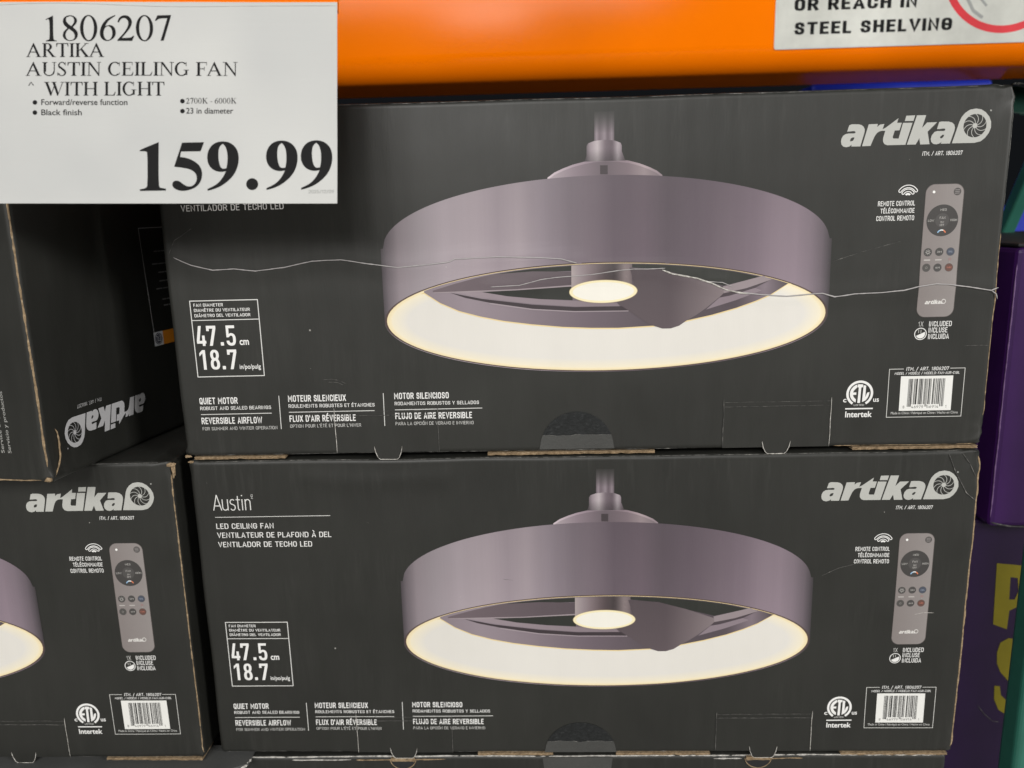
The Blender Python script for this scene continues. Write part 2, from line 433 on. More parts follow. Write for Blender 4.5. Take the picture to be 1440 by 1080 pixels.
# ------------------------------------------------------------------ artwork of the carton front (millimetres from its lower left corner)
WHITE = (240, 240, 238)
SILVER = (187, 188, 183)
FEATURES = [
    ('QUIET MOTOR', 14.5, 40.0, 28.1, 4.88, 1), ('ROBUST AND SEALED BEARINGS', 14.5, 35.6, 52.3, 2.61, 0),
    ('REVERSIBLE AIRFLOW', 14.5, 25.0, 44.9, 4.93, 1), ('FOR SUMMER AND WINTER OPERATION', 14.7, 20.3, 55.4, 2.47, 2),
    ('MOTEUR SILENCIEUX', 79.8, 40.7, 42.4, 4.86, 1), ('ROULEMENTS ROBUSTES ET ÉTANCHES', 79.8, 36.2, 63.1, 2.60, 0),
    ("FLUX D'AIR RÉVERSIBLE", 79.7, 25.6, 48.7, 4.91, 1), ("OPTION POUR L'ÉTÉ ET POUR L'HIVER", 79.7, 21.2, 52.3, 2.46, 2),
    ('MOTOR SILENCIOSO', 157.5, 41.4, 39.7, 4.67, 1), ('RODAMIENTOS ROBUSTOS Y SELLADOS', 157.6, 36.8, 61.3, 2.59, 0),
    ('FLUJO DE AIRE REVERSIBLE', 157.5, 26.4, 56.0, 4.72, 1), ('PARA LA OPCIÓN DE VERANO E INVIERNO', 157.4, 21.8, 57.1, 2.45, 2)]
FEATURE_LINES = [((14.8, 32.3), (66.8, 32.5)), ((79.8, 32.9), (142.4, 33.1)), ((157.7, 33.4), (221.0, 33.8)),
                 ((73.2, 45.2), (73.0, 20.5)), ((149.7, 45.8), (149.4, 21.6))]
LOGO = {
    'a': [(470.71, 218.83), (471.91, 222.81), (473.43, 223.41), (478.03, 223.28), (480.01, 222.74), (481.45, 221.57), (482.21, 219.96), (482.18, 218.07), (479.93, 209.09), (474.05, 209.17), (474.1, 210.31), (472.87, 209.28), (470.75, 208.76), (468.76, 209.24), (467.44, 210.49), (467.01, 212.4), (467.2, 214.3), (468.15, 216.17), (469.83, 217.27), (471.96, 217.59), (475.28, 217.5), (476.35, 217.92), (476.06, 218.69), (475.18, 219.09), (472.85, 218.89)],
    'a_hole': [(472.85, 212.82), (473.46, 212.42), (474.99, 212.95), (475.84, 214.83), (474.66, 215.05), (473.34, 214.33)],
    'r': [(481.09, 209.18), (484.65, 223.1), (490.66, 223.2), (490.29, 221.25), (492.06, 222.71), (494.94, 223.09), (494.01, 219.83), (494.0, 218.75), (492.16, 218.48), (490.48, 217.47), (489.06, 215.42), (488.23, 213.36), (486.68, 209.22)],
    't': [(494.02, 219.72), (496.08, 220.72), (504.0, 226.52), (503.25, 223.54), (506.35, 223.53), (505.16, 218.78), (502.06, 218.67), (501.01, 214.54), (501.47, 213.58), (504.98, 213.48), (507.14, 223.43), (513.34, 223.34), (509.77, 209.37), (497.68, 209.39), (495.87, 210.12), (494.77, 211.86), (494.7, 213.95), (495.84, 218.65), (494.02, 218.75)],
    'dot': [(508.93, 227.89), (514.72, 227.99), (513.83, 224.49), (508.22, 224.53)],
    'k': [(510.73, 209.4), (515.88, 227.96), (521.87, 227.91), (519.82, 219.89), (522.84, 223.2), (529.41, 223.28), (523.71, 217.33), (525.66, 209.33), (519.51, 209.3), (518.6, 213.31), (516.59, 209.38)],
    'a2': [(529.71, 218.87), (530.76, 223.36), (532.28, 223.58), (536.93, 223.45), (539.31, 222.75), (540.78, 221.39), (541.34, 219.5), (541.14, 217.43), (538.94, 209.43), (532.92, 209.44), (533.4, 210.64), (531.94, 209.54), (530.03, 209.1), (528.06, 209.46), (526.58, 210.82), (526.15, 212.73), (526.62, 214.99), (528.2, 217.02), (530.08, 217.62), (534.35, 217.5), (535.27, 218.16), (534.81, 219.0), (533.83, 219.14), (531.53, 218.82)],
    'a2_hole': [(532.21, 213.14), (533.02, 212.74), (534.3, 213.65), (534.75, 215.15), (533.59, 215.11), (532.32, 214.08)],
    'emblem': [(540.28, 209.5), (544.06, 223.56), (545.18, 226.15), (547.25, 228.71), (550.16, 230.57), (553.94, 231.21), (557.46, 230.59), (560.52, 228.72), (563.11, 225.85), (564.58, 222.62), (564.84, 218.86), (563.74, 215.51), (561.71, 212.54), (559.02, 210.34), (554.85, 209.4)]}

def draw_logo(sh, xf=lambda p: p, col=SILVER, layer=0, fine=True, mx=4.0):
    X = lambda k: [xf(p) for p in LOGO[k]]
    sh.poly(X('a'), col, layer, [X('a_hole')], mx); sh.poly(X('r'), col, layer, mx=mx); sh.poly(X('t'), col, layer, mx=mx)
    sh.poly(X('dot'), col, layer, mx=mx); sh.poly(X('k'), col, layer, mx=mx); sh.poly(X('a2'), col, layer, [X('a2_hole')], mx)
    cx, cy, rr = 554.3, 220.35, 7.45
    hole = [xf((cx + rr * math.cos(i * math.tau / 48), cy + rr * math.sin(i * math.tau / 48))) for i in range(48)]
    sh.poly(X('emblem'), col, layer, [hole], mx)
    if not fine: return
    hub = [xf((cx + 1.6 * math.cos(i * math.tau / 20), cy + 1.6 * math.sin(i * math.tau / 20))) for i in range(20)]
    sh.poly(hub, col, layer + 0.3, mx=mx)
    for k in range(10):
        L = []; Q = []
        for j in range(9):
            t = j / 8; r = 1.3 + (rr - 1.2) * t
            a = k * math.tau / 10 + 0.28 + R(40) * t ** 1.6
            wd = 0.36 + 0.16 * t
            L.append((cx + r * math.cos(a) - wd / 2 * math.sin(a), cy + r * math.sin(a) + wd / 2 * math.cos(a)))
            Q.append((cx + r * math.cos(a) + wd / 2 * math.sin(a), cy + r * math.sin(a) - wd / 2 * math.cos(a)))
        for j in range(8):
            sh.poly([xf(Q[j]), xf(Q[j + 1]), xf(L[j + 1]), xf(L[j])], col, layer + 0.15 + 0.02 * (k % 2), mx=mx)
    dot = [xf((563.8 + 0.6 * math.cos(i * math.tau / 12), 229.75 + 0.6 * math.sin(i * math.tau / 12))) for i in range(12)]
    sh.poly(dot, tuple(v * 0.85 for v in col), layer, mx=mx)

def grad(stops):
    def f(x):
        if x <= stops[0][0]: return stops[0][1]
        for (x0, c0), (x1, c1) in zip(stops, stops[1:]):
            if x <= x1:
                t = (x - x0) / (x1 - x0)
                return tuple(a + (b - a) * t for a, b in zip(c0, c1))
        return stops[-1][1]
    return f

def interp(pts, x):
    if x <= pts[0][0]: return pts[0][1]
    for (x0, y0), (x1, y1) in zip(pts, pts[1:]):
        if x <= x1: return y0 + (y1 - y0) * (x - x0) / (x1 - x0)
    return pts[-1][1]

def draw_fan(sh):
    ex, ey, ea, eb = 309.2, 98.0, 155.6, 38.9        # mouth of the drum
    tx, ty, ta, tb = 309.0, 149.0, 153.4, 45.8       # top rim
    wall = grad([(154, (70, 64, 69)), (158, (104, 96, 102)), (166, (138, 128, 134)), (180, (152, 143, 149)), (200, (166, 155, 162)), (220, (168, 156, 163)), (236, (156, 144, 152)), (250, (162, 150, 157)), (268, (142, 131, 140)),
                 (284, (124, 113, 122)), (300, (116, 104, 113)), (316, (100, 88, 98)), (336, (104, 91, 101)), (352, (94, 83, 92)), (372, (100, 88, 98)), (392, (112, 99, 109)), (410, (122, 108, 119)), (426, (138, 123, 134)), (440, (142, 127, 138)),
                 (450, (128, 115, 125)), (458, (104, 94, 102)), (462, (80, 73, 79)), (465, (56, 52, 55))])
    def wall_col(x, y):
        c = wall(x); k = 0.985 + 0.0014 * (150 - y) + 0.018 * noise.noise((x * 0.12, 1.3, 0.5)) + 0.008 * noise.noise((x * 0.6, 4.3, 0.5))
        return tuple(min(255, v * k) for v in c)
    n = 200
    cols = [154.0 + (464.5 - 154.0) * i / n for i in range(n + 1)]
    def top(x):
        t = max(-1, min(1, (x - tx) / ta)); return ty + tb * math.sqrt(max(0, 1 - t * t))
    def bot(x):
        t = max(-1, min(1, (x - ex) / ea)); return ey - eb * math.sqrt(max(0, 1 - t * t))
    for a, b in zip(cols, cols[1:]):
        sh.tri((a, bot(a)), (b, bot(b)), (b, top(b)), 0, wall_col, 5); sh.tri((a, bot(a)), (b, top(b)), (a, top(a)), 0, wall_col, 5)
    # dark lip, cream edge, lit inside
    E = lambda k, j, m=0.0: (ex + (ea - k) * math.cos(j), ey + (eb - k * 0.55) * math.sin(j) + m)
    N = 96
    def ellipse_fan(k0, k1, c0, c1, layer):
        for i in range(N):
            s, e = i * math.tau / N, (i + 1) * math.tau / N
            a, b, c, d = E(k0, s), E(k0, e), E(k1, e), E(k1, s)
            ids = [sh.vert(a, layer, c0), sh.vert(b, layer, c0), sh.vert(c, layer, c1), sh.vert(d, layer, c1)]
            sh.f.append(tuple(ids))
    ellipse_fan(0.6, 2.0, (70, 55, 56), (96, 76, 66), 1)
    ellipse_fan(2.0, 5.5, (242, 224, 178), (247, 236, 206), 1)
    ellipse_fan(5.5, 17.0, (244, 235, 210), (230, 227, 220), 1)
    inner = [E(17.0, i * math.tau / N) for i in range(N)]
    sh.poly(inner, (230, 227, 220), 1, mx=4)
    wt = [(183.0, 118.0), (194, 110.5), (207.1, 104.6), (222, 100.4), (238.69, 96.93), (258, 94.2), (280.15, 91.9), (300, 90.8), (319.12, 90.4), (343, 91.4), (365.11, 94.3), (384, 98.2), (400.98, 102.8), (414, 107.4), (424.54, 111.9), (436.08, 119.4)]
    def mouth_top(x, k=2.6):
        t = max(-1, min(1, (x - ex) / (ea - k))); return ey + (eb - k * 0.55) * math.sqrt(1 - t * t)
    up = [(x, mouth_top(x)) for x in [436.0 - (436 - 183.0) * i / 50 for i in range(51)]]
    sh.poly([(x, y - 0.9) for x, y in wt] + [(438.5, 118.6)] + [(x, y + 0.3) for x, y in up[1:-1]] + [(180.5, 117.0)], (236, 214, 160), 2, mx=4)
    inwall = grad([(183, (140, 128, 136)), (215, (150, 138, 146)), (250, (136, 124, 132)), (300, (108, 96, 105)), (350, (84, 75, 81)), (400, (84, 74, 81)), (420, (130, 117, 126)), (437, (76, 67, 73))])
    sh.poly(wt + up, lambda x, y: inwall(x), 3, mx=5)
    DK = (40, 42, 38)
    b_up = lambda xs, d: [(x, mouth_top(x) - d) for x in xs]
    sh.poly([(231.2, 129.6), (259.4, 130.5), (286.3, 130.9)] + b_up([286.3, 272, 258, 246, 234], 0.6), DK, 4)
    sh.poly([(188.9, 119.2), (205, 123.8), (218, 127.0), (231.2, 129.7), (259.4, 131.2), (287, 130.4), (287, 121.2), (247.4, 119.1), (189.4, 118.1)], lambda x, y: (88 + (287 - x) * 0.24, 77 + (287 - x) * 0.22, 83 + (287 - x) * 0.22), 5)
    sh.poly([(189.4, 118.1), (247.4, 119.1), (287, 121.2), (287, 120.2), (247.3, 118.3), (215, 117.6), (190, 117.6)], (160, 148, 153), 6)
    sh.poly([(223.7, 117.6), (247.36, 118.3), (287, 120.1), (287, 110.6), (264.9, 111.8), (241.4, 114.3)], DK, 4)
    sh.poly([(202.5, 118.0), (223.7, 117.6), (241.4, 114.3), (264.9, 111.7), (286.1, 110.3), (318, 108.2), (320, 105.6), (288.4, 106.0), (258.95, 108.6), (229.5, 112.8)], lambda x, y: (156 - (x - 202) * 0.2, 143 - (x - 202) * 0.2, 150 - (x - 202) * 0.2), 5)
    sh.poly([(201.5, 117.5), (223.6, 112.8), (258.9, 108.05), (288.4, 105.65), (322, 105.6), (326, 102.5), (288.4, 102.9), (258.9, 105.1), (229.4, 109.9), (211.8, 113.8)], (58, 49, 54), 6)
    sh.poly([(229.4, 109.9), (258.9, 105.1), (288.4, 102.9), (326, 102.5), (326, 101.9), (288.4, 102.2), (258.9, 104.3), (228, 109.2)], (164, 152, 158), 7)
    # right opening, lips
    sh.poly([(323.6, 133.0)] + b_up([323.6, 336, 349, 366, 384, 400, 417], 0.6) + [(391.8, 118.4), (372.5, 123.4), (350.3, 130.0)], DK, 4)
    sh.poly([(391.2, 117.9), (418.7, 124.6), (424.5, 121.9), (407.5, 116.4), (391.9, 113.2)], (150, 138, 142), 5)
    sh.poly([(391.9, 113.2), (407.5, 116.4), (423.6, 121.6), (413.2, 116.4), (396, 111.4), (389.1, 110.2)], (74, 64, 70), 6)
    sh.poly([(389.1, 110.2), (396, 111.4), (413.2, 116.4), (418, 114.6), (400, 108.0), (380, 102.0)], (140, 127, 135), 5)
    # motor can
    mot = grad([(286.3, (172, 160, 160)), (292, (150, 138, 142)), (300, (122, 108, 112)), (309, (84, 72, 75)), (316, (62, 54, 56)), (324, (140, 127, 128)), (328.3, (110, 98, 101))])
    sh.poly([(286.2, 116.5)] + [(328.3, 116.5)] + b_up([328.3, 318, 307, 297, 286.3], 0.4), lambda x, y: mot(x), 7, mx=3)
    # right blade
    sh.poly([(326.5, 132.3), (349.2, 130.4), (370.15, 124.4), (391.2, 116.7), (391.9, 113.4), (389.1, 110.6), (380, 103.1), (373.1, 98.3), (367.3, 95.1), (361.5, 91.1), (355.7, 89.3), (349.8, 89.3), (343.9, 91.3), (340.3, 92.7), (329.65, 100.05), (317.9, 108.0), (331.9, 114.7)],
            lambda x, y: (92 + max(0, x - 355) * 1.3 - (y - 89) * 0.22, 81 + max(0, x - 355) * 1.26 - (y - 89) * 0.2, 86 + max(0, x - 355) * 1.2 - (y - 89) * 0.2), 8, mx=4)
    # light disc
    dx, dy, da, db = 308.4, 116.2, 23.8, 8.1
    for k, (c, l) in enumerate((((198, 180, 140), 9), ((250, 238, 196), 10), ((246, 243, 232), 11))):
        q = (0.0, 0.35, 2.2)[k]
        sh.poly([(dx + (da - q * 1.1) * math.cos(i * math.tau / 60), dy + (db - q * 0.75) * math.sin(i * math.tau / 60)) for i in range(60)], c, l)
    # dome, bell and rod
    dome = [(270.7, 193.6), (275.5, 196.9), (281.3, 199.4), (288, 201.7), (295.4, 203.4), (302, 204.4), (309.4, 204.8), (317.5, 204.5), (325.7, 203.4), (333, 201.4), (339.7, 198.8), (344.6, 196.4), (348.4, 193.4)]
    dg = grad([(271, (176, 164, 170)), (290, (136, 122, 131)), (310, (104, 93, 100)), (325, (122, 108, 115)), (336, (150, 136, 140)), (348, (120, 108, 114))])
    sh.poly([(x, y + 0.5) for x, y in dome] + [(348.6, 188), (270.5, 188)], lambda x, y: tuple(min(255, v * 1.18) for v in dg(x)), -1, mx=4)
    sh.poly([(x, y - 1.1) for x, y in dome] + [(348.0, 188), (271.4, 188)], lambda x, y: dg(x), -0.5, mx=4)
    sh.poly([(306.4, 201.3), (311.5, 201.2), (311.5, 195.3), (306.4, 195.4)], (66, 58, 62), 0.5)
    bg = grad([(296.5, (84, 76, 81)), (299.5, (150, 138, 145)), (304.5, (192, 182, 186)), (310, (112, 100, 108)), (314.5, (96, 84, 92)), (318.5, (178, 168, 174)), (321, (130, 118, 126)), (323.5, (90, 80, 86))])
    sh.poly([(295.8, 204.0), (297.2, 207.5), (297.3, 214.1), (298.4, 215.8), (302.4, 217.2), (309, 217.9), (316, 217.2), (320.2, 215.6), (321.0, 213.8), (321.0, 210.1), (322.9, 205.1), (323.6, 204)], lambda x, y: tuple(v * (0.72 + 0.28 * min(1, max(0, (y - 204) / 8))) for v in bg(x)), -0.2, mx=2)
    pg = grad([(302.4, (98, 88, 95)), (304, (150, 138, 146)), (306, (110, 98, 106)), (309.5, (146, 134, 142)), (311.5, (100, 88, 96)), (314.3, (140, 128, 136)), (315.9, (96, 86, 92))])
    def pole(x, y):
        k = max(0.0, min(1.0, (236 - y) / 14.0))
        return tuple(a * k + b * (1 - k) for a, b in zip(pg(x), (44, 44, 42)))
    sh.poly([(302.5, 236), (302.5, 217.4), (315.9, 217.3), (315.9, 236)], pole, -0.8, mx=1.6)

def rrect(x0, y0, x1, y1, r, n=7):
    pts = []
    for cx, cy, a in ((x1 - r, y1 - r, 0), (x0 + r, y1 - r, 90), (x0 + r, y0 + r, 180), (x1 - r, y0 + r, 270)):
        for i in range(n + 1): pts.append((cx + r * math.cos(R(a + 90 * i / n)), cy + r * math.sin(R(a + 90 * i / n))))
    return pts

def draw_remote(sh):
    body = rrect(525.6, 93.2, 551.4, 183.4, 6.0)
    sh.poly(body, (92, 86, 84), 0)
    sh.poly(rrect(525.9, 93.5, 551.0, 183.1, 5.8), lambda x, y: (141 + (x - 538) * 0.5, 134 + (x - 538) * 0.55, 132 + (x - 538) * 0.55), 1)
    sh.disc(531.2, 178.2, 0.9, (250, 250, 246), 2)
    sh.disc(546.8, 178.1, 2.5, (84, 80, 79), 2)
    for k in range(3): sh.line([(545.4, 179.2 - k * 1.1), (548.1, 179.3 - k * 1.1)], 0.4, (150, 146, 144), 3)
    sh.disc(538.3, 159.2, 10.6, (64, 62, 61), 2, 44)
    sh.disc(538.2, 159.3, 4.7, (78, 76, 75), 3, 32)
    G = (186, 184, 180)
    for s, x, y, w, h in (('MED', 536.4, 165.6, 4.2, 1.5), ('LOW', 528.7, 158.5, 4.1, 1.5), ('HIGH', 543.7, 158.6, 4.4, 1.5), ('FAN', 536.4, 160.2, 3.8, 1.6), ('ON', 537.2, 157.5, 2.2, 1.2), ('OFF', 536.8, 155.5, 3.0, 1.3)):
        sh.text(s, x, y, w, h, G, 0.01, layer=4)
    sh.ring(538.4, 150.0, 2.4, 3.2, lambda x, y: (150, 190, 225) if x < 537.4 else ((235, 240, 240) if x < 539.4 else (225, 130, 90)), 4, 20, 160, 18)
    B = [(530.3, 138.0, (72, 70, 69)), (538.0, 138.1, (72, 70, 69)), (545.6, 138.1, (74, 80, 94)), (530.0, 127.5, (80, 78, 76)), (537.6, 127.4, (72, 70, 69)), (545.4, 127.4, (104, 72, 64))]
    for i, (x, y, c) in enumerate(B):
        sh.disc(x, y, 2.85, (96, 92, 90), 2, 26); sh.disc(x, y, 2.6, c, 3, 26)
        if i == 0:
            sh.ring(x, y, 0.7, 1.05, G, 4, n=14)
            for k in range(8): sh.line([(x + 1.35 * math.cos(k * 0.785), y + 1.35 * math.sin(k * 0.785)), (x + 1.8 * math.cos(k * 0.785), y + 1.8 * math.sin(k * 0.785))], 0.3, G, 4)
        elif i == 3: sh.ring(x, y, 0.5, 0.85, (130, 128, 124), 4, n=12)
        else: sh.text(('', '2H', 'COOL', '', '4H', 'WARM')[i], x - 1.5, y - 0.55, 3.0, 1.2, (150, 160, 178) if i == 2 else ((210, 130, 110) if i == 5 else G), 0.01, layer=4)
    for x in (530.1, 537.8): sh.line([(x - 1.9, 132.7), (x + 1.9, 132.7)], 0.8, (188, 184, 180), 2)
    sh.disc(545.5, 133.0, 1.1, (150, 128, 126), 2, 14); sh.line([(545.5, 132.0), (545.5, 130.5)], 0.25, (170, 164, 160), 2.1)
    k = 0.148
    draw_logo(sh, lambda p: (530.9 + (p[0] - 467.0) * k, 102.3 + (p[1] - 208.8) * k * 1.05), (222, 220, 216), 2, fine=False)

def draw_icons(sh):
    # radio waves
    cx, cy = 513.9, 175.8
    for ro, ri in ((7.3, 5.6), (4.7, 3.1)):
        for r in (ro, ri): sh.ring(cx, cy, r - 0.28, r + 0.28, WHITE, 0, 33, 147, 22)
        for a in (33, 147):
            m = (ro + ri) / 2; px, py = cx + m * math.cos(R(a)), cy + m * math.sin(R(a)); b = a - 180 if a < 90 else a
            sh.ring(px, py, (ro - ri) / 2 - 0.28, (ro - ri) / 2 + 0.28, WHITE, 0.3, (a + 180) if a < 90 else a, (a + 360) if a < 90 else a + 180, 10)
    sh.ring(cx, cy, 0.9, 2.2, WHITE, 0, 30, 150, 14)
    return

def draw_remote_caption(sh):
    for s, x, y, w, h in (('REMOTE CONTROL', 494.2, 169.6, 24.9, 3.27), ('TÉLÉCOMMANDE', 496.2, 164.8, 22.9, 3.15), ('CONTROL REMOTO', 493.7, 159.8, 25.5, 3.29)):
        sh.text(s, x, y, w, h, WHITE, 0.02)

def draw_included(sh):
    for s, x, y, w, h in (
                          ('1X', 527.8, 86.8, 3.4, 3.5), ('INCLUDED', 535.2, 86.7, 15.6, 3.65), ('INCLUSE', 535.2, 82.3, 13.0, 3.66), ('INCLUIDA', 535.2, 77.8, 14.4, 3.67)):
        sh.text(s, x, y, w, h, WHITE if s != '1X' else (205, 205, 202), 0.02 if s != '1X' else 0)
    sh.ring(529.8, 81.6, 3.75, 4.3, WHITE, 0, n=32)
    sh.poly([(529.8 + 3.2 * math.cos(R(a)), 81.6 + 3.2 * math.sin(R(a))) for a in range(-155, 31, 10)], WHITE, 0)
    for x in (528.4, 530.0): sh.line([(x, 82.4), (x, 84.4)], 0.45, (190, 190, 186), 0)

def draw_approval(sh):
    cx, cy = 490.5, 39.6
    sh.ring(cx, cy, 7.75, 9.45, WHITE, 0, -58, 238, 44)
    sh.text('LISTED', cx - 3.6, cy - 9.1, 7.2, 1.3, (215, 215, 212), 0.01)
    u = 9.45 / 292
    def P(pts): return [(cx + (x - 447) * u, cy - (y - 435) * u) for x, y in pts]
    arc = lambda r, a0, a1, n=14: [(447 + r * math.cos(R(a0 + (a1 - a0) * i / n)), 435 - r * math.sin(R(a0 + (a1 - a0) * i / n))) for i in range(n + 1)]
    sh.poly(P(arc(214, 107, 249)) , WHITE, 0)
    sh.poly(P([(385, 300), (372, 305), (318, 365), (300, 408), (372, 408), (372, 462), (300, 464), (322, 515), (376, 570), (400, 580), (400, 300)]), (58, 58, 55), 0.6)
    sh.poly(P([(400, 225), (508, 230), (508, 296), (486, 290), (472, 310), (466, 648), (408, 648), (418, 310), (406, 290), (388, 292)]), WHITE, 1.2)
    sh.poly(P([(520, 245), (575, 262), (572, 520), (606, 420), (655, 404), (650, 470), (628, 530), (585, 590), (508, 630)]), WHITE, 1.2)
    sh.text('c', 479.1, 33.3, 2.4, 2.5, WHITE, 0.02, whole=True); sh.text('us', 500.3, 33.3, 4.0, 2.5, WHITE, 0.015, whole=True)
    sh.line([(481.3, 28.5), (500.2, 28.5)], 0.95, WHITE, 0)
    sh.text('Intertek', 481.3, 22.3, 18.9, 4.09, WHITE, 0.022)

UPC_L = ['0001101', '0011001', '0010011', '0111101', '0100011', '0110001', '0101111', '0111011', '0110111', '0001011']
def draw_barcode(sh):
    fr = [(520.0, 56.8), (510.2, 56.8), (510.4, 21.8), (562.9, 21.8), (562.8, 56.8), (552.6, 56.8)]
    sh.line(fr, 0.42, (214, 214, 210), 0)
    sh.text('ITM. / ART. 1806207', 521.9, 55.5, 29.5, 2.56, WHITE, 0.015, 0.12)
    sh.text('MODEL / MODÈLE / MODELO: FAN-AUR-C1BL', 514.0, 52.7, 45.2, 1.85, WHITE, 0.012, 0.12)
    sh.text('Made in China / Fabriqué en Chine / Hecho en China', 513.4, 23.9, 47.0, 1.8, (214, 214, 211), 0.0)
    sh.poly([(518.6, 51.6), (518.8, 26.4), (555.2, 26.4), (555.0, 51.5)], (240, 240, 236), 1)
    digits = '846979569141'
    bits = '101' + ''.join(UPC_L[int(d)] for d in digits[:6]) + '01010' + ''.join(''.join('1' if c == '0' else '0' for c in UPC_L[int(d)]) for d in digits[6:]) + '101'
    x0, x1 = 524.2, 549.6; st = (x1 - x0) / len(bits)
    i = 0
    while i < len(bits):
        if bits[i] == '1':
            j = i
            while j < len(bits) and bits[j] == '1': j += 1
            low = 29.3 if (i < 10 or i > 84 or 44 < i < 51) else 31.0
            sh.poly([(x0 + i * st, low), (x0 + j * st, low), (x0 + j * st, 49.6), (x0 + i * st, 49.6)], (40, 40, 40), 2)
            i = j
        else: i += 1
    for s, x, w in (('8', 521.3, 1.2), ('46979', 527.3, 8.4), ('56914', 538.0, 8.4), ('1', 551.2, 0.8)): sh.text(s, x, 28.2, w, 2.0, (60, 60, 60), layer=2)

def draw_diameter(sh):
    sh.line([(15.3, 115.5), (64.0, 115.6), (64.0, 60.6), (15.3, 60.4)], 0.62, (225, 225, 222), 0, closed=True)
    sh.line([(15.5, 101.6), (63.8, 101.7)], 0.55, (225, 225, 222), 0.2)
    for s, x, y, w, h, b in (('FAN DIAMETER', 17.7, 111.4, 21.2, 2.2, 0.02), ('DIAMÈTRE DU VENTILATEUR', 17.7, 107.7, 40.2, 2.2, 0.02), ('DIÁMETRO DEL VENTILADOR', 17.7, 103.9, 40.2, 2.2, 0.02),
                             ('in/po/pulg', 46.6, 65.8, 15.4, 3.3, 0.012)):
        sh.text(s, x, y, w, h, WHITE, b)
    sh.text('cm', 48.3, 83.2, 6.7, 3.7, WHITE, 0.02, whole=True)
    def num(s, xs, y, h, w):
        for ch, x in zip(s, xs):
            X = lambda pts: [(x + a * w, y + b * h) for a, b in pts]
            t, u = 0.30, 0.145
            if ch == '.': sh.poly(rrect(x, y, x + 2.3, y + 2.5, 0.35, 3), WHITE, 0)
            elif ch == '4': sh.poly(X([(0.60, 0), (0.88, 0), (0.88, 0.12), (1.0, 0.12), (1.0, 0.26), (0.88, 0.26), (0.88, 0.52), (0.60, 0.52), (0.60, 0.26), (0.30, 0.26), (0.58, 1.0), (0.28, 1.0), (0.0, 0.27), (0.0, 0.12), (0.60, 0.12)]), WHITE)
            elif ch == '7': sh.poly(X([(0.22, 0), (0.54, 0), (1.0, 0.86), (1.0, 1.0), (0.0, 1.0), (0.0, 0.74), (0.28, 0.74), (0.28, 0.86), (0.68, 0.86)]), WHITE)
            elif ch == '1': sh.poly(X([(0.40, 0), (0.70, 0), (0.70, 1.0), (0.40, 1.0), (0.06, 0.84), (0.06, 0.68), (0.40, 0.84)]), WHITE)
            elif ch == '5': sh.poly(X(smooth2([(0.0, 0.24), (0.30, 0.24), (0.32, 0.17), (0.42, 0.125), (0.58, 0.125), (0.68, 0.17), (0.70, 0.30), (0.69, 0.43), (0.60, 0.49), (0.44, 0.49), (0.34, 0.45), (0.30, 0.41), (0.03, 0.41), (0.03, 1.0), (0.94, 1.0), (0.94, 0.86), (0.30, 0.86), (0.30, 0.575), (0.42, 0.615), (0.62, 0.62), (0.86, 0.56), (0.98, 0.45), (1.0, 0.30), (0.97, 0.14), (0.82, 0.02), (0.60, -0.012), (0.40, -0.012), (0.16, 0.03), (0.02, 0.13)])), WHITE)
            elif ch == '8':
                o = smooth2([(0.5, -0.012), (0.80, 0.02), (0.97, 0.13), (1.0, 0.28), (0.95, 0.43), (0.82, 0.525), (0.93, 0.62), (0.97, 0.74), (0.93, 0.88), (0.76, 0.985), (0.5, 1.012), (0.24, 0.985), (0.07, 0.88), (0.03, 0.74), (0.07, 0.62), (0.18, 0.525), (0.05, 0.43), (0.0, 0.28), (0.03, 0.13), (0.20, 0.02)])
                h1 = smooth2([(0.5, 0.12), (0.64, 0.15), (0.70, 0.28), (0.64, 0.42), (0.5, 0.46), (0.36, 0.42), (0.30, 0.28), (0.36, 0.15)])
                h2 = smooth2([(0.5, 0.58), (0.62, 0.62), (0.67, 0.73), (0.62, 0.85), (0.5, 0.885), (0.38, 0.85), (0.33, 0.73), (0.38, 0.62)])
                sh.poly(X(o), WHITE, 0, [X(h1), X(h2)])
    num('47.5', (17.4, 25.0, 34.6, 39.0), 83.1, 14.5, 6.8)
    num('18.7', (17.7, 25.7, 34.2, 38.4), 65.7, 14.4, 6.8)

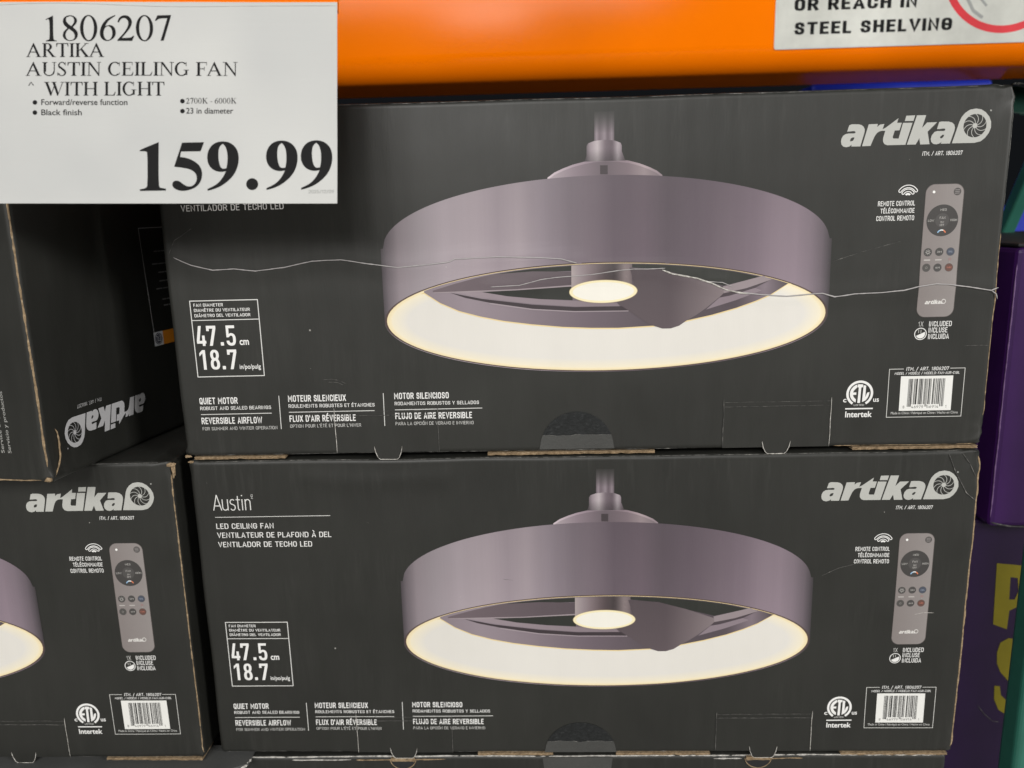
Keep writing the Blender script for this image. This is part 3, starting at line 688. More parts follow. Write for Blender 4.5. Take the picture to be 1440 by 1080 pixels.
def draw_title(sh):
    W_ = (228, 228, 225); w = 0.72
    x, y = 15.5, 207.3
    sh.strip([(x, y), (x + 3.0, y + 12.3)], w, W_); sh.strip([(x + 3.0, y + 12.3), (x + 6.1, y)], w, W_, 0.2); sh.strip([(x + 1.1, y + 3.6), (x + 5.0, y + 3.6)], w, W_, 0.4)
    def arc(cx, cy, rx, ry, a0, a1, n=12): return [(cx + rx * math.cos(R(a0 + (a1 - a0) * i / n)), cy + ry * math.sin(R(a0 + (a1 - a0) * i / n))) for i in range(n + 1)]
    sh.strip([(22.6, y + 8.7)] + arc(24.5, y + 2.3, 1.9, 2.1, 180, 330), w, W_); sh.strip([(26.6, y + 8.7), (26.6, y)], w, W_, 0.2)
    sh.strip(arc(30.3, y + 6.6, 1.75, 1.9, 40, 270, 14) + arc(30.3, y + 2.3, 1.8, 2.2, 85, -150, 14), w, W_)
    sh.strip([(34.4, y + 11.2)] + [(34.4, y + 2.0)] + arc(35.5, y + 1.5, 1.1, 1.3, 180, 280, 6), w, W_); sh.strip([(32.9, y + 8.3), (36.2, y + 8.3)], w, W_, 0.2)
    sh.strip([(37.7, y + 8.7), (37.7, y)], w, W_); sh.disc(37.7, y + 11.6, 0.5, W_)
    sh.strip([(40.0, y + 8.7), (40.0, y)], w, W_); sh.strip(arc(41.9, y + 6.2, 1.8, 2.2, 160, 0, 12) + [(43.7, y)], w, W_, 0.2)
    sh.text('MD', 46.2, y + 9.0, 3.3, 1.7, W_, rot=R(90))
    sh.line([(16.0, 201.8), (103.4, 202.2)], 0.42, W_)
    for s, yy, ww in (('LED CEILING FAN', 192.5, 43.8), ('VENTILATEUR DE PLAFOND À DEL', 185.2, 87.2), ('VENTILADOR DE TECHO LED', 177.7, 72.1)):
        sh.text(s, 16.1, yy, ww, 4.28, WHITE, 0.012)

# ------------------------------------------------------------------ the carton
W, H, D = 580.0, 246.4, 580.0

def seg_dist(p, a, b):
    ax, ay = a; bx, by = b
    dx, dy = bx - ax, by - ay
    t = max(0, min(1, ((p[0] - ax) * dx + (p[1] - ay) * dy) / (dx * dx + dy * dy + 1e-9)))
    return math.hypot(p[0] - ax - t * dx, p[1] - ay - t * dy)

class Carton:
    def __init__(self, w, h, d, seed, crushed=(), creases=(), bulge=1.0, sag=0.0):
        self.w, self.h, self.d, self.seed, self.crushed, self.creases, self.bulge, self.sag = w, h, d, seed, crushed, creases, bulge, sag
        g = 4.0 if creases else 5.0
        self.gx = self.axis(w, g); self.gz = self.axis(h, g); self.gy = self.axis(d, 45.0)
        self.grid = [[self.raw(u, v) for v in self.gz] for u in self.gx]
    def axis(self, L, step):
        r = [0, 0.7, 1.8, 3.2]
        n = max(1, round((L - 8) / step))
        return r + [4 + (L - 8) * i / n for i in range(n + 1)] + [L - q for q in reversed(r)]
    def raw(self, u, v):
        """how far (mm) the front panel stands out at (u, v)"""
        s = self.seed
        z = self.bulge * math.sin(math.pi * min(1, max(0, u / self.w))) * math.sin(math.pi * min(1, max(0, v / self.h)))
        z += 0.8 * noise.noise((u / 130 + s, v / 90, s)) + 0.22 * noise.noise((u / 34, v / 30 + s, s * 2))
        if self.creases:
            dd = min(seg_dist((u, v), a, b) for c in self.creases for a, b in zip(c, c[1:]))
            z += 0.55 * math.exp(-(dd / 6.5) ** 2)
        for cu, cv, rad, amt in self.crushed:
            dd = math.hypot(u - cu, v - cv) / rad
            if dd < 1: z += amt * (1 - dd) ** 1.4 * (0.7 + 0.9 * noise.noise((u / 5, v / 5, s)))
        return z
    def front(self, u, v):
        gx, gz = self.gx, self.gz
        def loc(g, q):
            q = min(max(q, g[0]), g[-1]); lo, hi = 0, len(g) - 2
            while lo < hi:
                m = (lo + hi + 1) // 2
                if g[m] <= q: lo = m
                else: hi = m - 1
            return lo, (q - g[lo]) / (g[lo + 1] - g[lo])
        i, a = loc(gx, u); j, b = loc(gz, v)
        G = self.grid
        return (G[i][j] * (1 - a) + G[i + 1][j] * a) * (1 - b) + (G[i][j + 1] * (1 - a) + G[i + 1][j + 1] * a) * b
    def surf(self, u, v, lift):
        return Vector((u, -(self.front(u, v) + lift), v)) * 0.001
    def shape(self, p):
        """rounded, slightly wobbly box; p in mm with y from 0 (front) to d (back)"""
        x, y, z = p; r = 3.2
        lim = ((0, self.w), (0, self.d), (0, self.h)); q = (x, y, z)
        c = [min(max(q[i], lim[i][0] + r), lim[i][1] - r) for i in range(3)]
        dv = Vector((q[0] - c[0], q[1] - c[1], q[2] - c[2]))
        o = [abs(t) > 1e-6 for t in dv]
        if sum(o) >= 2: dv = dv.normalized() * r * min(1.0, max(abs(t) for t in dv) / r * 1.0)
        P = Vector(c) + dv
        s = self.seed
        P.x += 0.5 * noise.noise((z / 60 + s, y / 80, 4.0)) * (1 if x < 20 or x > self.w - 20 else 0)
        P.z += 0.7 * noise.noise((x / 70 + s * 3, y / 80, 9.0)) * (1 if z > self.h - 12 or z < 12 else 0) * (1 if z > 12 else 0.4)
        P.z += self.sag * math.sin(math.pi * x / self.w) * (1 if z > self.h - 12 else 0)
        for cu, cv, rad, amt in self.crushed:
            dd = math.hypot(x - cu, z - cv) / rad
            if dd < 1 and y < rad:
                k = (1 - dd) * (1 - y / rad)
                n1 = noise.noise((x / 6 + s, y / 6, z / 6)); n2 = noise.noise((x / 6, y / 6 + s, z / 6 + 5))
                P.x += k * 3.0 * n1; P.z += k * 3.0 * n2
        f = max(0.0, 1 - y / 25.0)
        P.y -= self.raw(x, z) * f
        return P
    def build(self, parent):
        w, h, d = self.w, self.h, self.d
        verts = []; faces = []; memo = {}
        def vid(x, y, z):
            k = (round(x, 3), round(y, 3), round(z, 3))
            if k not in memo:
                memo[k] = len(verts); verts.append(self.shape((x, y, z)) * 0.001)
            return memo[k]
        def sheet(ga, gb, f, flip):
            for i in range(len(ga) - 1):
                for j in range(len(gb) - 1):
                    q = [vid(*f(ga[i], gb[j])), vid(*f(ga[i + 1], gb[j])), vid(*f(ga[i + 1], gb[j + 1])), vid(*f(ga[i], gb[j + 1]))]
                    faces.append(tuple(reversed(q)) if flip else tuple(q))
        sheet(self.gx, self.gz, lambda a, b: (a, 0, b), False)
        sheet(self.gx, self.gz, lambda a, b: (a, d, b), True)
        sheet(self.gy, self.gz, lambda a, b: (0, a, b), True)
        sheet(self.gy, self.gz, lambda a, b: (w, a, b), False)
        sheet(self.gx, self.gy, lambda a, b: (a, b, 0), True)
        sheet(self.gx, self.gy, lambda a, b: (a, b, h), False)
        return link_mesh('carton', verts, faces, MAT['carton'], parent, smooth=True)

def ragged_tube(name, path, rad, material, parent, seed=0, jitter=0.5, step=2.2, sides=6, flat=1.0):
    """a worn, fibrous ridge that follows a path (mm, local coordinates)"""
    rnd = random.Random(seed)
    pts = []
    for a, b in zip(path, path[1:]):
        a, b = Vector(a), Vector(b); n = max(1, int((b - a).length / step))
        pts += [a.lerp(b, i / n) for i in range(n)]
    pts.append(Vector(path[-1]))
    verts = []; faces = []
    for i, p in enumerate(pts):
        t = (pts[min(i + 1, len(pts) - 1)] - pts[max(i - 1, 0)]).normalized()
        up = Vector((0, 1, 0)) if abs(t.y) < 0.9 else Vector((1, 0, 0))
        s = t.cross(up).normalized(); q = s.cross(t)
        r = rad * (0.75 + 0.6 * abs(noise.noise((i * 0.37 + seed, seed * 1.7, 0.3)))) * (1 + jitter * rnd.uniform(-0.5, 0.5))
        if i in (0, len(pts) - 1): r *= 0.2
        off = s * (noise.noise((i * 0.21, seed, 7.7)) * rad * jitter)
        for k in range(sides):
            a = k * math.tau / sides
            verts.append((p + off + s * (r * math.cos(a)) + q * (r * flat * math.sin(a))) * 0.001)
    for i in range(len(pts) - 1):
        for k in range(sides):
            a = i * sides + k; b = i * sides + (k + 1) % sides
            faces.append((a, b, b + sides, a + sides))
    faces.append(tuple(range(sides))); faces.append(tuple(reversed(range((len(pts) - 1) * sides, len(pts) * sides))))
    return link_mesh(name, verts, faces, material, parent, smooth=False)

def corrugated_slab(name, x0, x1, z0, z1, y0, y1, parent, seed, material=None, step=3.0):
    """the cut edge of a board: two liners and a wavy middle, with a frayed lower edge"""
    verts = []; faces = []
    rnd = random.Random(seed)
    n = max(2, int((x1 - x0) / step))
    rows = []
    th = z1 - z0
    for i in range(n + 1):
        x = x0 + (x1 - x0) * i / n
        lo = z0 + th * 0.25 * noise.noise((x / 9, seed, 0)) + (rnd.uniform(0, th * 0.3) if rnd.random() < 0.2 else 0)
        hi = z1 + th * 0.12 * noise.noise((x / 15, seed, 5))
        fy = y0 + 0.7 * noise.noise((x / 8, seed, 3)) + rnd.uniform(-0.2, 0.2)
        prof = [(fy, lo), (fy - 0.1, lo + th * 0.2), (fy + 0.9, lo + th * 0.3), (fy + 0.7 + 0.4 * math.sin(x * 1.2), (lo + hi) / 2), (fy + 0.9, hi - th * 0.3), (fy, hi - th * 0.2), (fy, hi), (y1, hi), (y1, lo)]
        rows.append([len(verts) + k for k in range(len(prof))])
        verts += [Vector((x, py, pz)) * 0.001 for py, pz in prof]
    for a, b in zip(rows, rows[1:]):
        m = len(a)
        for k in range(m): faces.append((a[k], b[k], b[(k + 1) % m], a[(k + 1) % m]))
    faces.append(tuple(reversed(rows[0]))); faces.append(tuple(rows[-1]))
    return link_mesh(name, verts, faces, material or MAT['kraft'], parent)

def plate(name, pts, thick, lift, ct, material, parent, mx=9.0):
    """a thin solid panel that follows the carton front; outline pts in mm"""
    top = Sheet(ct.surf, lift); top.poly(pts, (0, 0, 0), 0, mx=mx)
    v = [tuple(p) for p in top.v]; f = list(top.f)
    n = len(pts)
    area = sum(pts[i][0] * pts[(i + 1) % n][1] - pts[(i + 1) % n][0] * pts[i][1] for i in range(n))
    if area < 0: pts = list(reversed(pts))
    b = len(v)
    for p in pts: v.append(tuple(ct.surf(p[0], p[1], lift)))
    for p in pts: v.append(tuple(ct.surf(p[0], p[1], lift - thick)))
    for i in range(n): f.append((b + i, b + n + i, b + n + (i + 1) % n, b + (i + 1) % n))
    return link_mesh(name, v, f, material, parent)

def flap_and_tab(ct, parent, x0, x1, top, bot, tab0, tab1, seed, fold=True):
    """tuck flap cut into the lower front edge, with its worn cut lines and the little tab that hangs from it"""
    m = (x0 + x1) / 2
    fl = plate('tuck_flap', [(x0, bot), (tab0 - 1.5, bot), (tab0 + 1.0, -2.6), (tab0 + 2.6, -4.0), (tab1 - 2.6, -4.0), (tab1 - 1.0, -2.6), (tab1 + 1.5, bot), (x1, bot), (x1, top - 0.5), (x0, top - 0.5)], 0.4, 0.09, ct, MAT['carton'], parent)
    parent = fl
    S = lambda u, v, l: ct.surf(u, v, l) * 1000
    for i, x in enumerate((x0, x1)):
        ragged_tube('cut_line', [S(x + 0.4 * noise.noise((k * 0.3, seed, i)), bot + (top + 6 - bot) * k / 8, 0.45) for k in range(9)], 0.24, MAT['fibre' if (seed + i) % 2 else 'scuff'], parent, seed + i, 0.5, 2.0, 5)
    if fold:
        ragged_tube('fold_line', [S(x0 + (x1 - x0) * k / 12, top + 0.3 * noise.noise((k * 0.5, seed, 2)), 0.4) for k in range(13)], 0.22, MAT['scuff'], parent, seed + 7, 0.5, 2.0, 5)
    if fold:
        ragged_tube('fold_line', [S(x0 + (x1 - x0) * k / 12, top + 3.2 + 0.3 * noise.noise((k * 0.5, seed, 4)), 0.35) for k in range(13)], 0.14, MAT['scuff'], parent, seed + 9, 0.8, 2.0, 5)
    ragged_tube('tab_edge', [S(tab0 - 1.5, bot + 4.5, 0.5), S(tab0 - 0.6, bot, 0.6), S(tab0 + 1.0, -2.6, 0.6), S(tab0 + 2.6, -4.0, 0.6), S(tab1 - 2.6, -4.0, 0.6), S(tab1 - 1.0, -2.6, 0.6), S(tab1 + 0.6, bot, 0.6), S(tab1 + 1.5, bot + 4.5, 0.5)], 0.26, MAT['fibre'], parent, seed + 11, 0.6, 1.6, 5)

def seal(ct, parent, cx, base, rx, ry, seed):
    dome = lambda a: (cx + rx * math.cos(R(a)), base + ry * math.sin(R(a)))
    cut = 22
    wav = [(cx + rx * math.cos(R(cut)) * (1 - 2 * k / 10), base + ry * math.sin(R(cut)) + 2.4 * noise.noise((k * 0.7, seed, 1)) * math.sin(math.pi * k / 10)) for k in range(11)]
    st = plate('seal_sticker', [dome(a) for a in range(cut, 181 - cut, 6)] + [dome(180 - cut)] + list(reversed(wav[:-1])), 0.25, 0.4, ct, MAT['seal'], parent)
    low = [(cx - rx - 0.5, base), (cx + rx + 0.5, base)] + [dome(a) for a in (6, 12, 17)] + wav + [dome(a) for a in (163, 168, 174)]
    plate('seal_film', low, 0.25, 0.5, ct, MAT['film'], st)
    ragged_tube('film_edge', [ct.surf(u, v, 0.55) * 1000 for u, v in wav], 0.16, MAT['scuff'], st, seed, 0.8, 1.5, 5)

CREASE_U = [
    [(7.6, 146.4), (13.8, 143.3), (19.6, 140.7), (34.5, 136.9), (49.7, 137.5), (64.8, 135.7), (85.2, 137.7), (105.6, 141.7), (125.7, 142.2), (135.7, 140.5), (145.6, 138.8), (165.4, 135.9), (185.5, 137.4), (201.5, 139.0), (205.6, 140.9), (235.4, 141.7), (265.0, 140.5), (279.8, 139.2), (290.7, 136.0)],
    [(229.8, 121.1), (249.8, 121.7), (264.8, 125.3), (274.7, 126.6), (299.5, 128.0), (319.2, 130.5), (329.1, 131.3), (338.9, 131.0), (351.2, 131.3)],
    [(348.8, 130.3), (356.2, 127.2), (373.4, 123.9), (383.3, 120.2), (393.3, 115.6), (399.7, 114.0), (408.2, 112.3)],
    [(375.9, 121.9), (390.7, 120.6), (398.2, 117.4)],
    [(404.2, 113.4), (418.0, 111.6), (435.2, 110.2), (452.3, 111.3), (459.6, 111.7), (468.1, 109.0), (481.6, 110.7), (501.0, 111.3), (515.5, 112.4), (525.0, 114.7), (537.5, 116.4), (546.7, 115.7), (558.9, 113.9), (575.1, 111.1), (580.0, 113.0)],
    [(575.1, 111.1), (578.7, 108.6), (579.8, 105.1)]]

def dress_front(ct, root, title=True, left=True):
    def part(name, fn, lift=0.14):
        sh = Sheet(ct.surf, lift); fn(sh); return sh.build(name, root)
    part('fan_picture', draw_fan, 0.20)
    part('brand_logo', draw_logo)
    part('item_number_text', lambda s: s.text('ITM. / ART. 1806207', 521.4, 202.0, 26.2, 2.75, WHITE, 0.015, 0.12))
    part('remote_picture', draw_remote)
    part('signal_icon', draw_icons)
    part('remote_caption', draw_remote_caption)
    part('included_caption', draw_included)
    part('approval_mark', draw_approval)
    part('barcode_panel', draw_barcode)
    if left:
        def feats(sh):
            for s, x, y, w, h, k in FEATURES: sh.text(s, x, y, w, h, WHITE if k < 2 else (212, 212, 209), (0.012, 0.03, 0.0)[k])
            for a, b in FEATURE_LINES: sh.line([a, b], 0.5, (222, 222, 219))
        part('feature_text', feats)
        part('diameter_panel', draw_diameter)
        part('title_text', draw_title)

def edge_path(ct, which, a, b, n=24, out=0.35):
    pts = []
    for i in range(n + 1):
        t = a + (b - a) * i / n
        if which == 'right': p = ct.shape((ct.w, 0, t)); p += Vector((out - 0.4, 0.2, 0))
        elif which == 'left': p = ct.shape((0, 0, t)); p += Vector((0.4 - out, 0.2, 0))
        elif which == 'top': p = ct.shape((t, 0, ct.h)); p += Vector((0, 0.2, out - 0.4))
        else: p = ct.shape((t, 0, 0)); p += Vector((0, 0.2, 0.4 - out))
        pts.append(p)
    return pts

def torn_corner(name, centre, size, parent, seed, material='kraft'):
    """a ragged tuft of crushed board"""
    rnd = random.Random(seed)
    bm = bmesh.new()
    bmesh.ops.create_icosphere(bm, subdivisions=3, radius=1.0)
    for v in bm.verts:
        k = 1 + 0.55 * noise.noise(v.co * 1.9 + Vector((seed, 0, 0))) + 0.25 * noise.noise(v.co * 5 + Vector((0, seed, 0)))
        v.co = Vector((v.co.x * size[0] * k, v.co.y * size[1] * k, v.co.z * size[2] * k))
    vs_ = [(v.co + Vector(centre)) * 0.001 for v in bm.verts]
    bm.verts.ensure_lookup_table()
    fs = [tuple(v.index for v in f.verts) for f in bm.faces]
    bm.free()
    return link_mesh(name, vs_, fs, MAT[material], parent)

GROUP = 'black ceiling fan cartons'

# --- upper carton (creased right across)
U = empty('fan_box', (0, 0, 0), 0)
tag(U, 'black ceiling fan carton with a torn crease right across, on top of the stack', 'box', GROUP)
cu = Carton(W, H, D, 1.3, crushed=[(580, 246, 26, -2.5), (580, 8, 26, -2.0), (0, 0, 16, -1.0)], creases=CREASE_U, bulge=1.2, sag=-0.6)
U_body = cu.build(U); dress_front(cu, U)
S = lambda ct, u, v, l: ct.surf(u, v, l) * 1000
for i, c in enumerate(CREASE_U):
    ragged_tube('torn_crease', [S(cu, u, v, 0.75 if i else 0.55) for u, v in c], (0.40, 0.34, 0.58, 0.28, 0.44, 0.4)[i], MAT['fibre' if i == 2 else 'fold'], U_body, 30 + i, 0.3, 1.6, 8)
flap_and_tab(cu, U, 113.0, 188.6, 29.5, 1.5, 142.2, 159.8, 3)
flap_and_tab(cu, U, 394.6, 471.0, 31.5, 0.8, 424.6, 441.8, 14)
seal(cu, U, 289.3, 2.0, 26.8, 28.0, 2)
for k, (a, b) in enumerate(((6, 74), (224, 346), (488, 577))):
    corrugated_slab('corrugated_edge', a, b, -2.1, -0.3, -0.2, 22, U, 5 + k)
ragged_tube('worn_edge', edge_path(cu, 'right', 20, 150), 0.55, MAT['kraft'], U_body, 3, 0.6)
ragged_tube('worn_edge', edge_path(cu, 'right', 150, 236), 0.36, MAT['scuff'], U_body, 4, 0.6)
ragged_tube('worn_edge', edge_path(cu, 'top', 5, 572, 60), 0.34, MAT['scuff'], U_body, 5, 0.6)
ragged_tube('worn_edge', edge_path(cu, 'bottom', 4, 380, 50), 0.32, MAT['scuff'], U_body, 6, 0.7)
ragged_tube('worn_edge', edge_path(cu, 'bottom', 474, 574, 20), 0.45, MAT['kraft'], U_body, 7, 0.7)
torn_corner('torn_corner', (580.0, 1.5, 246.0), (3.24, 2.52, 0.94), U_body, 4, 'carton')
torn_corner('torn_corner', (1.5, 0.2, 0.5), (2.16, 1.15, 1.01), U_body, 9)

for i, c in enumerate(([(106.0, 56.6), (113, 57.0), (118, 56.0), (123.5, 53.2)], [(110, 54.9), (117, 54.6), (121, 52.6)], [(462, 132), (484, 139), (512, 146)], [(22, 166), (9, 158), (4, 148)], [(560, 72.5), (571, 72.8), (578, 72.4)])):
    ragged_tube('scratch', [S(cu, u, v, 0.16) for u, v in c], 0.17, MAT['scuff'], U_body, 200 + i, 1.0, 1.4, 5)
# --- middle carton below it
Lb = empty('fan_box', (0.00058, 0.00079, -0.24967), -0.00334)
tag(Lb, 'uncreased black ceiling fan carton with its title in full view, below the creased one', 'box', GROUP)
cl = Carton(W, H, D, 5.1, crushed=[(580, 246, 34, -3.0), (0, 246, 14, -1.2), (580, 0, 14, -1.0)], creases=[[(86, 232), (120, 229), (150, 229.5), (190, 231)]], bulge=0.9, sag=-0.5)
Lb_body = cl.build(Lb); dress_front(cl, Lb)
flap_and_tab(cl, Lb, 112.3, 188.2, 29.5, 0.8, 139.4, 158.2, 23)
flap_and_tab(cl, Lb, 396.0, 469.8, 31.0, 1.8, 423.8, 442.6, 34)
seal(cl, Lb, 289.8, 1.0, 28.0, 26.5, 6)
for k, (a, b) in enumerate(((208, 268), (318, 392), (494, 576))):
    corrugated_slab('corrugated_edge', a, b, -2.0, -0.3, -0.2, 22, Lb, 15 + k)
ragged_tube('worn_edge', edge_path(cl, 'right', 4, 240, 40), 1.0, MAT['kraft'], Lb_body, 13, 0.45)
ragged_tube('worn_edge', edge_path(cl, 'top', 8, 566, 60), 0.34, MAT['scuff'], Lb_body, 15, 0.6)
ragged_tube('worn_edge', edge_path(cl, 'bottom', 4, 390, 50), 0.32, MAT['scuff'], Lb_body, 16, 0.7)
ragged_tube('crush_line', [S(cl, 556, 244, 0.3), S(cl, 562, 230, 0.3), S(cl, 571, 214, 0.35), S(cl, 578, 208, 0.3)], 0.3, MAT['scuff'], Lb_body, 17, 0.6)
ragged_tube('crush_line', [S(cl, 566, 244, 0.3), S(cl, 572, 236, 0.3), S(cl, 577, 226, 0.35)], 0.28, MAT['scuff'], Lb_body, 18, 0.6)
for i, c in enumerate(([(541, 118), (548, 119.6), (556, 119.2)], [(130, 196.5), (133, 195.8)], [(232, 150), (240, 149)], [(470, 150), (482, 156), (500, 161)])):
    ragged_tube('scratch', [S(cl, u, v, 0.16) for u, v in c], 0.17, MAT['fibre' if i == 0 else 'scuff'], Lb_body, 220 + i, 1.0, 1.4, 5)
torn_corner('torn_corner', (2.0, 0.6, 245.5), (1.87, 1.15, 0.86), Lb_body, 19)

# --- carton to the left, its right half in view
K = empty('fan_box', (-0.58912, -0.00333, -0.24773), -0.00715)
tag(K, 'black ceiling fan carton at the left, only its remote control half in view', 'box', GROUP)
ck = Carton(W, H, D, 8.7, crushed=[(580, 246, 18, -2.0), (580, 0, 12, -1.0)], bulge=0.9)
K_body = ck.build(K); dress_front(ck, K, left=False)
flap_and_tab(ck, K, 394.6, 471.0, 30.5, 1.0, 424.6, 441.8, 44)
corrugated_slab('corrugated_edge', 500, 578, -1.9, -0.3, -0.2, 22, K, 41)
ragged_tube('worn_edge', edge_path(ck, 'right', 4, 236, 40), 0.55, MAT['kraft'], K_body, 43, 0.6)
ragged_tube('worn_edge', [p + Vector((-2.6, -0.2, 0)) for p in edge_path(ck, 'right', 2, 238, 40)], 0.3, MAT['scuff'], K_body, 44, 0.8)
ragged_tube('worn_edge', edge_path(ck, 'top', 330, 572, 40), 0.4, MAT['scuff'], K_body, 45, 0.6)
ragged_tube('worn_edge', edge_path(ck, 'bottom', 330, 574, 40), 0.3, MAT['scuff'], K_body, 46, 0.6)
torn_corner('torn_corner', (580.0, 1.0, 244.0), (3.31, 1.87, 1.44), K_body, 21)
torn_corner('torn_corner', (581.2, 1.4, 239.0), (1.20, 1.15, 4.60), K_body, 22)

# --- bottom layer, only top edges in view
Mb = empty('fan_box', (-0.002, 0.001, -0.49985), 0.001)
tag(Mb, 'black ceiling fan carton at the very bottom, only its worn top edge in view', 'box', GROUP)
cm = Carton(W, H, D, 11.9, bulge=0.8)
Mb_body = cm.build(Mb)
ragged_tube('worn_edge', edge_path(cm, 'top', 6, 574, 70), 0.5, MAT['fibre'], Mb_body, 51, 0.8)
for k, (a, b) in enumerate(((60, 108), (112, 184), (398, 420), (440, 468))):
    ragged_tube('torn_crease', [S(cm, a + (b - a) * i / 6, 243.5 + 0.7 * noise.noise((i, k, 3)), 0.4) for i in range(7)], 0.45, MAT['kraft'] if k % 2 else MAT['fibre'], Mb_body, 60 + k, 0.8)
for cx in (150.0, 433.0):
    arc = [(cx + 10.5 * math.cos(R(a)), 244.5 + 9.5 * math.sin(R(a))) for a in range(180, 361, 12)]
    plate('thumb_notch', arc, 0.3, 0.35, cm, MAT['lid'], Mb)
    ragged_tube('notch_edge', [S(cm, u, v, 0.5) for u, v in arc], 0.4, MAT['kraft'], Mb, int(cx), 0.7)
    corrugated_slab('corrugated_edge', cx - 9.5, cx + 9.5, 242.6, 245.4, -1.2, 3, Mb, int(cx) + 1)
plate('seal_film', [(262, 245.5), (264, 228), (290, 222), (316, 228), (318, 245.5)], 0.25, 0.5, cm, MAT['film'], Mb)

Nb = empty('fan_box', (-0.592, -0.001, -0.4980), -0.004)
tag(Nb, 'black carton under the left one with a grey flap sticking out towards the viewer', 'box', GROUP)
cn = Carton(W, H, D, 14.2, bulge=0.8)
Nb_body = cn.build(Nb)
fv = []; ff = []
nx = 40
for i in range(nx + 1):
    x = 300 + (618 - 300) * i / nx
    end = 1.0 - max(0.0, (x - 604) / 14.0)
    fy = -15.5 + 1.4 * noise.noise((x / 30, 2.2, 1)) + (3.5 if x > 560 else 0) * (x - 560) / 58 + (1 - end) * 6
    zt = 246.9 + 0.35 * noise.noise((x / 40, 5, 1)) 
    for (y, z) in ((16, zt + 0.1), (fy, zt - 0.9), (fy, zt - 2.9), (16, zt - 1.9)): fv.append(Vector((x, y, z)) * 0.001)
for i in range(nx):
    for k in range(4):
        a, b = i * 4 + k, i * 4 + (k + 1) % 4
        ff.append((a, a + 4, b + 4, b))
ff.append((0, 1, 2, 3)); ff.append((nx * 4 + 3, nx * 4 + 2, nx * 4 + 1, nx * 4))
link_mesh('lid_flap', fv, ff, MAT['flap'], Nb)
ragged_tube('torn_edge', [Vector((618.5, 1, 245.9)), Vector((617.5, -3, 245.6)), Vector((616.8, -6.5, 245.3)), Vector((613, -9.5, 244.6))], 0.9, MAT['fibre'], Nb_body, 71, 0.7, 1.4)

# --- carton stood on its side, turned a quarter, on the left one
TH = R(-10)
Tb = empty('fan_box', (0, 0, 0), TH)
TW, THh, TD = 580.0, 580.0, 246.4
near = Vector((-0.0706, -0.0542, -0.0008))
Tb.location = near - Matrix.Rotation(TH, 3, 'Z') @ Vector((TW * 0.001, 0, 0))
tag(Tb, 'turned black carton at the left showing an upside-down silver logo on its shaded side', 'box', GROUP)
ctb = Carton(TW, THh, TD, 17.3, crushed=[(580, 0, 26, -2.2)], bulge=0.8)
Tb_body = ctb.build(Tb)
def side(s, z, lift): return Vector((TW + lift + 0.5 * noise.noise((z / 60 + ctb.seed, s / 80, 4.0)), s, z)) * 0.001
def upside(sh):
    draw_logo(sh, lambda p: (28.3 - (p[0] - 554.3) * 0.90, 28.3 - (p[1] - 220.35)), (196, 196, 198))
sh = Sheet(side, 0.7); upside(sh); sh.build('brand_logo', Tb)
sh = Sheet(side, 0.7); sh.text('ITM. / ART. 1806207', 58.5, 46.8, 24.5, 2.6, (190, 190, 190), 0.01, 0.1, rot=math.pi); sh.build('item_number_text', Tb)
def info(sh):
    g = (205, 205, 207)
    sh.line([(200, 168.5), (123, 167.6), (127, 84)], 0.5, g)
    rn = random.Random(4)
    for z, s0, n in ((149, 139, 1), (139, 135, 3), (132, 142, 2), (125, 142, 3), (119, 137, 4), (110, 143, 2), (105, 144, 2)):
        x = s0
        for q in range(n + 6):
            l = rn.uniform(2.5, 8); sh.line([(x, z), (x + l, z)], 0.9, (150, 150, 152)); x += l + 1.3
sh = Sheet(side, 0.7); info(sh); sh.build('information_panel', Tb)
def sticker(sh):
    sh.poly([(126.2, 73.4), (138.0, 73.4), (138.0, 84.6), (126.2, 84.6)], (214, 216, 220), 0)
    sh.poly([(138.0, 73.4), (170.0, 73.4), (170.0, 84.6), (138.0, 84.6)], (226, 140, 30), 0)
    sh.disc(132.0, 79.0, 4.8, (30, 34, 60), 1); sh.ring(132.0, 79.0, 3.7, 4.1, (225, 226, 230), 2)
    sh.text('ETL', 134.6, 81.2, 5.2, 4.2, (225, 226, 230), 0.02, layer=2, rot=math.pi)
sh = Sheet(side, 0.7); sticker(sh); sh.build('approval_sticker', Tb)
def service(sh):
    for k, s in enumerate(('Servicio y productos', 'Service et produits', 'Service and products')):
        sh.text(s, 580 - 26.5 - k * 5.4, 20.5, 43, 2.6, (176, 176, 172), 0.0, rot=R(90))
sh = Sheet(ctb.surf, 0.14); service(sh); sh.build('service_text', Tb)
ragged_tube('worn_edge', edge_path(ctb, 'right', 10, 300, 60), 0.75, MAT['kraft'], Tb_body, 81, 0.5)
ragged_tube('worn_edge', [p + Vector((-2.2, -0.1, 0)) for p in edge_path(ctb, 'right', 4, 300, 60)], 0.45, MAT['scuff'], Tb_body, 82, 0.6)
ragged_tube('worn_edge', edge_path(ctb, 'bottom', 400, 574, 40), 0.8, MAT['kraft'], Tb_body, 83, 0.6)
torn_corner('torn_corner', (579, 1.0, 2.2), (2.16, 1.73, 1.58), Tb_body, 84)
ragged_tube('torn_edge', [Vector((580.8, 10.6, 35.7)), Vector((580.8, 12.2, 33)), Vector((581, 12.4, 24)), Vector((581, 11.6, 16)), Vector((581, 9.5, 10)), Vector((580.5, 7, 5)), Vector((580, 4, 2))], 0.6, MAT['kraft'], Tb_body, 85, 0.7, 1.6)

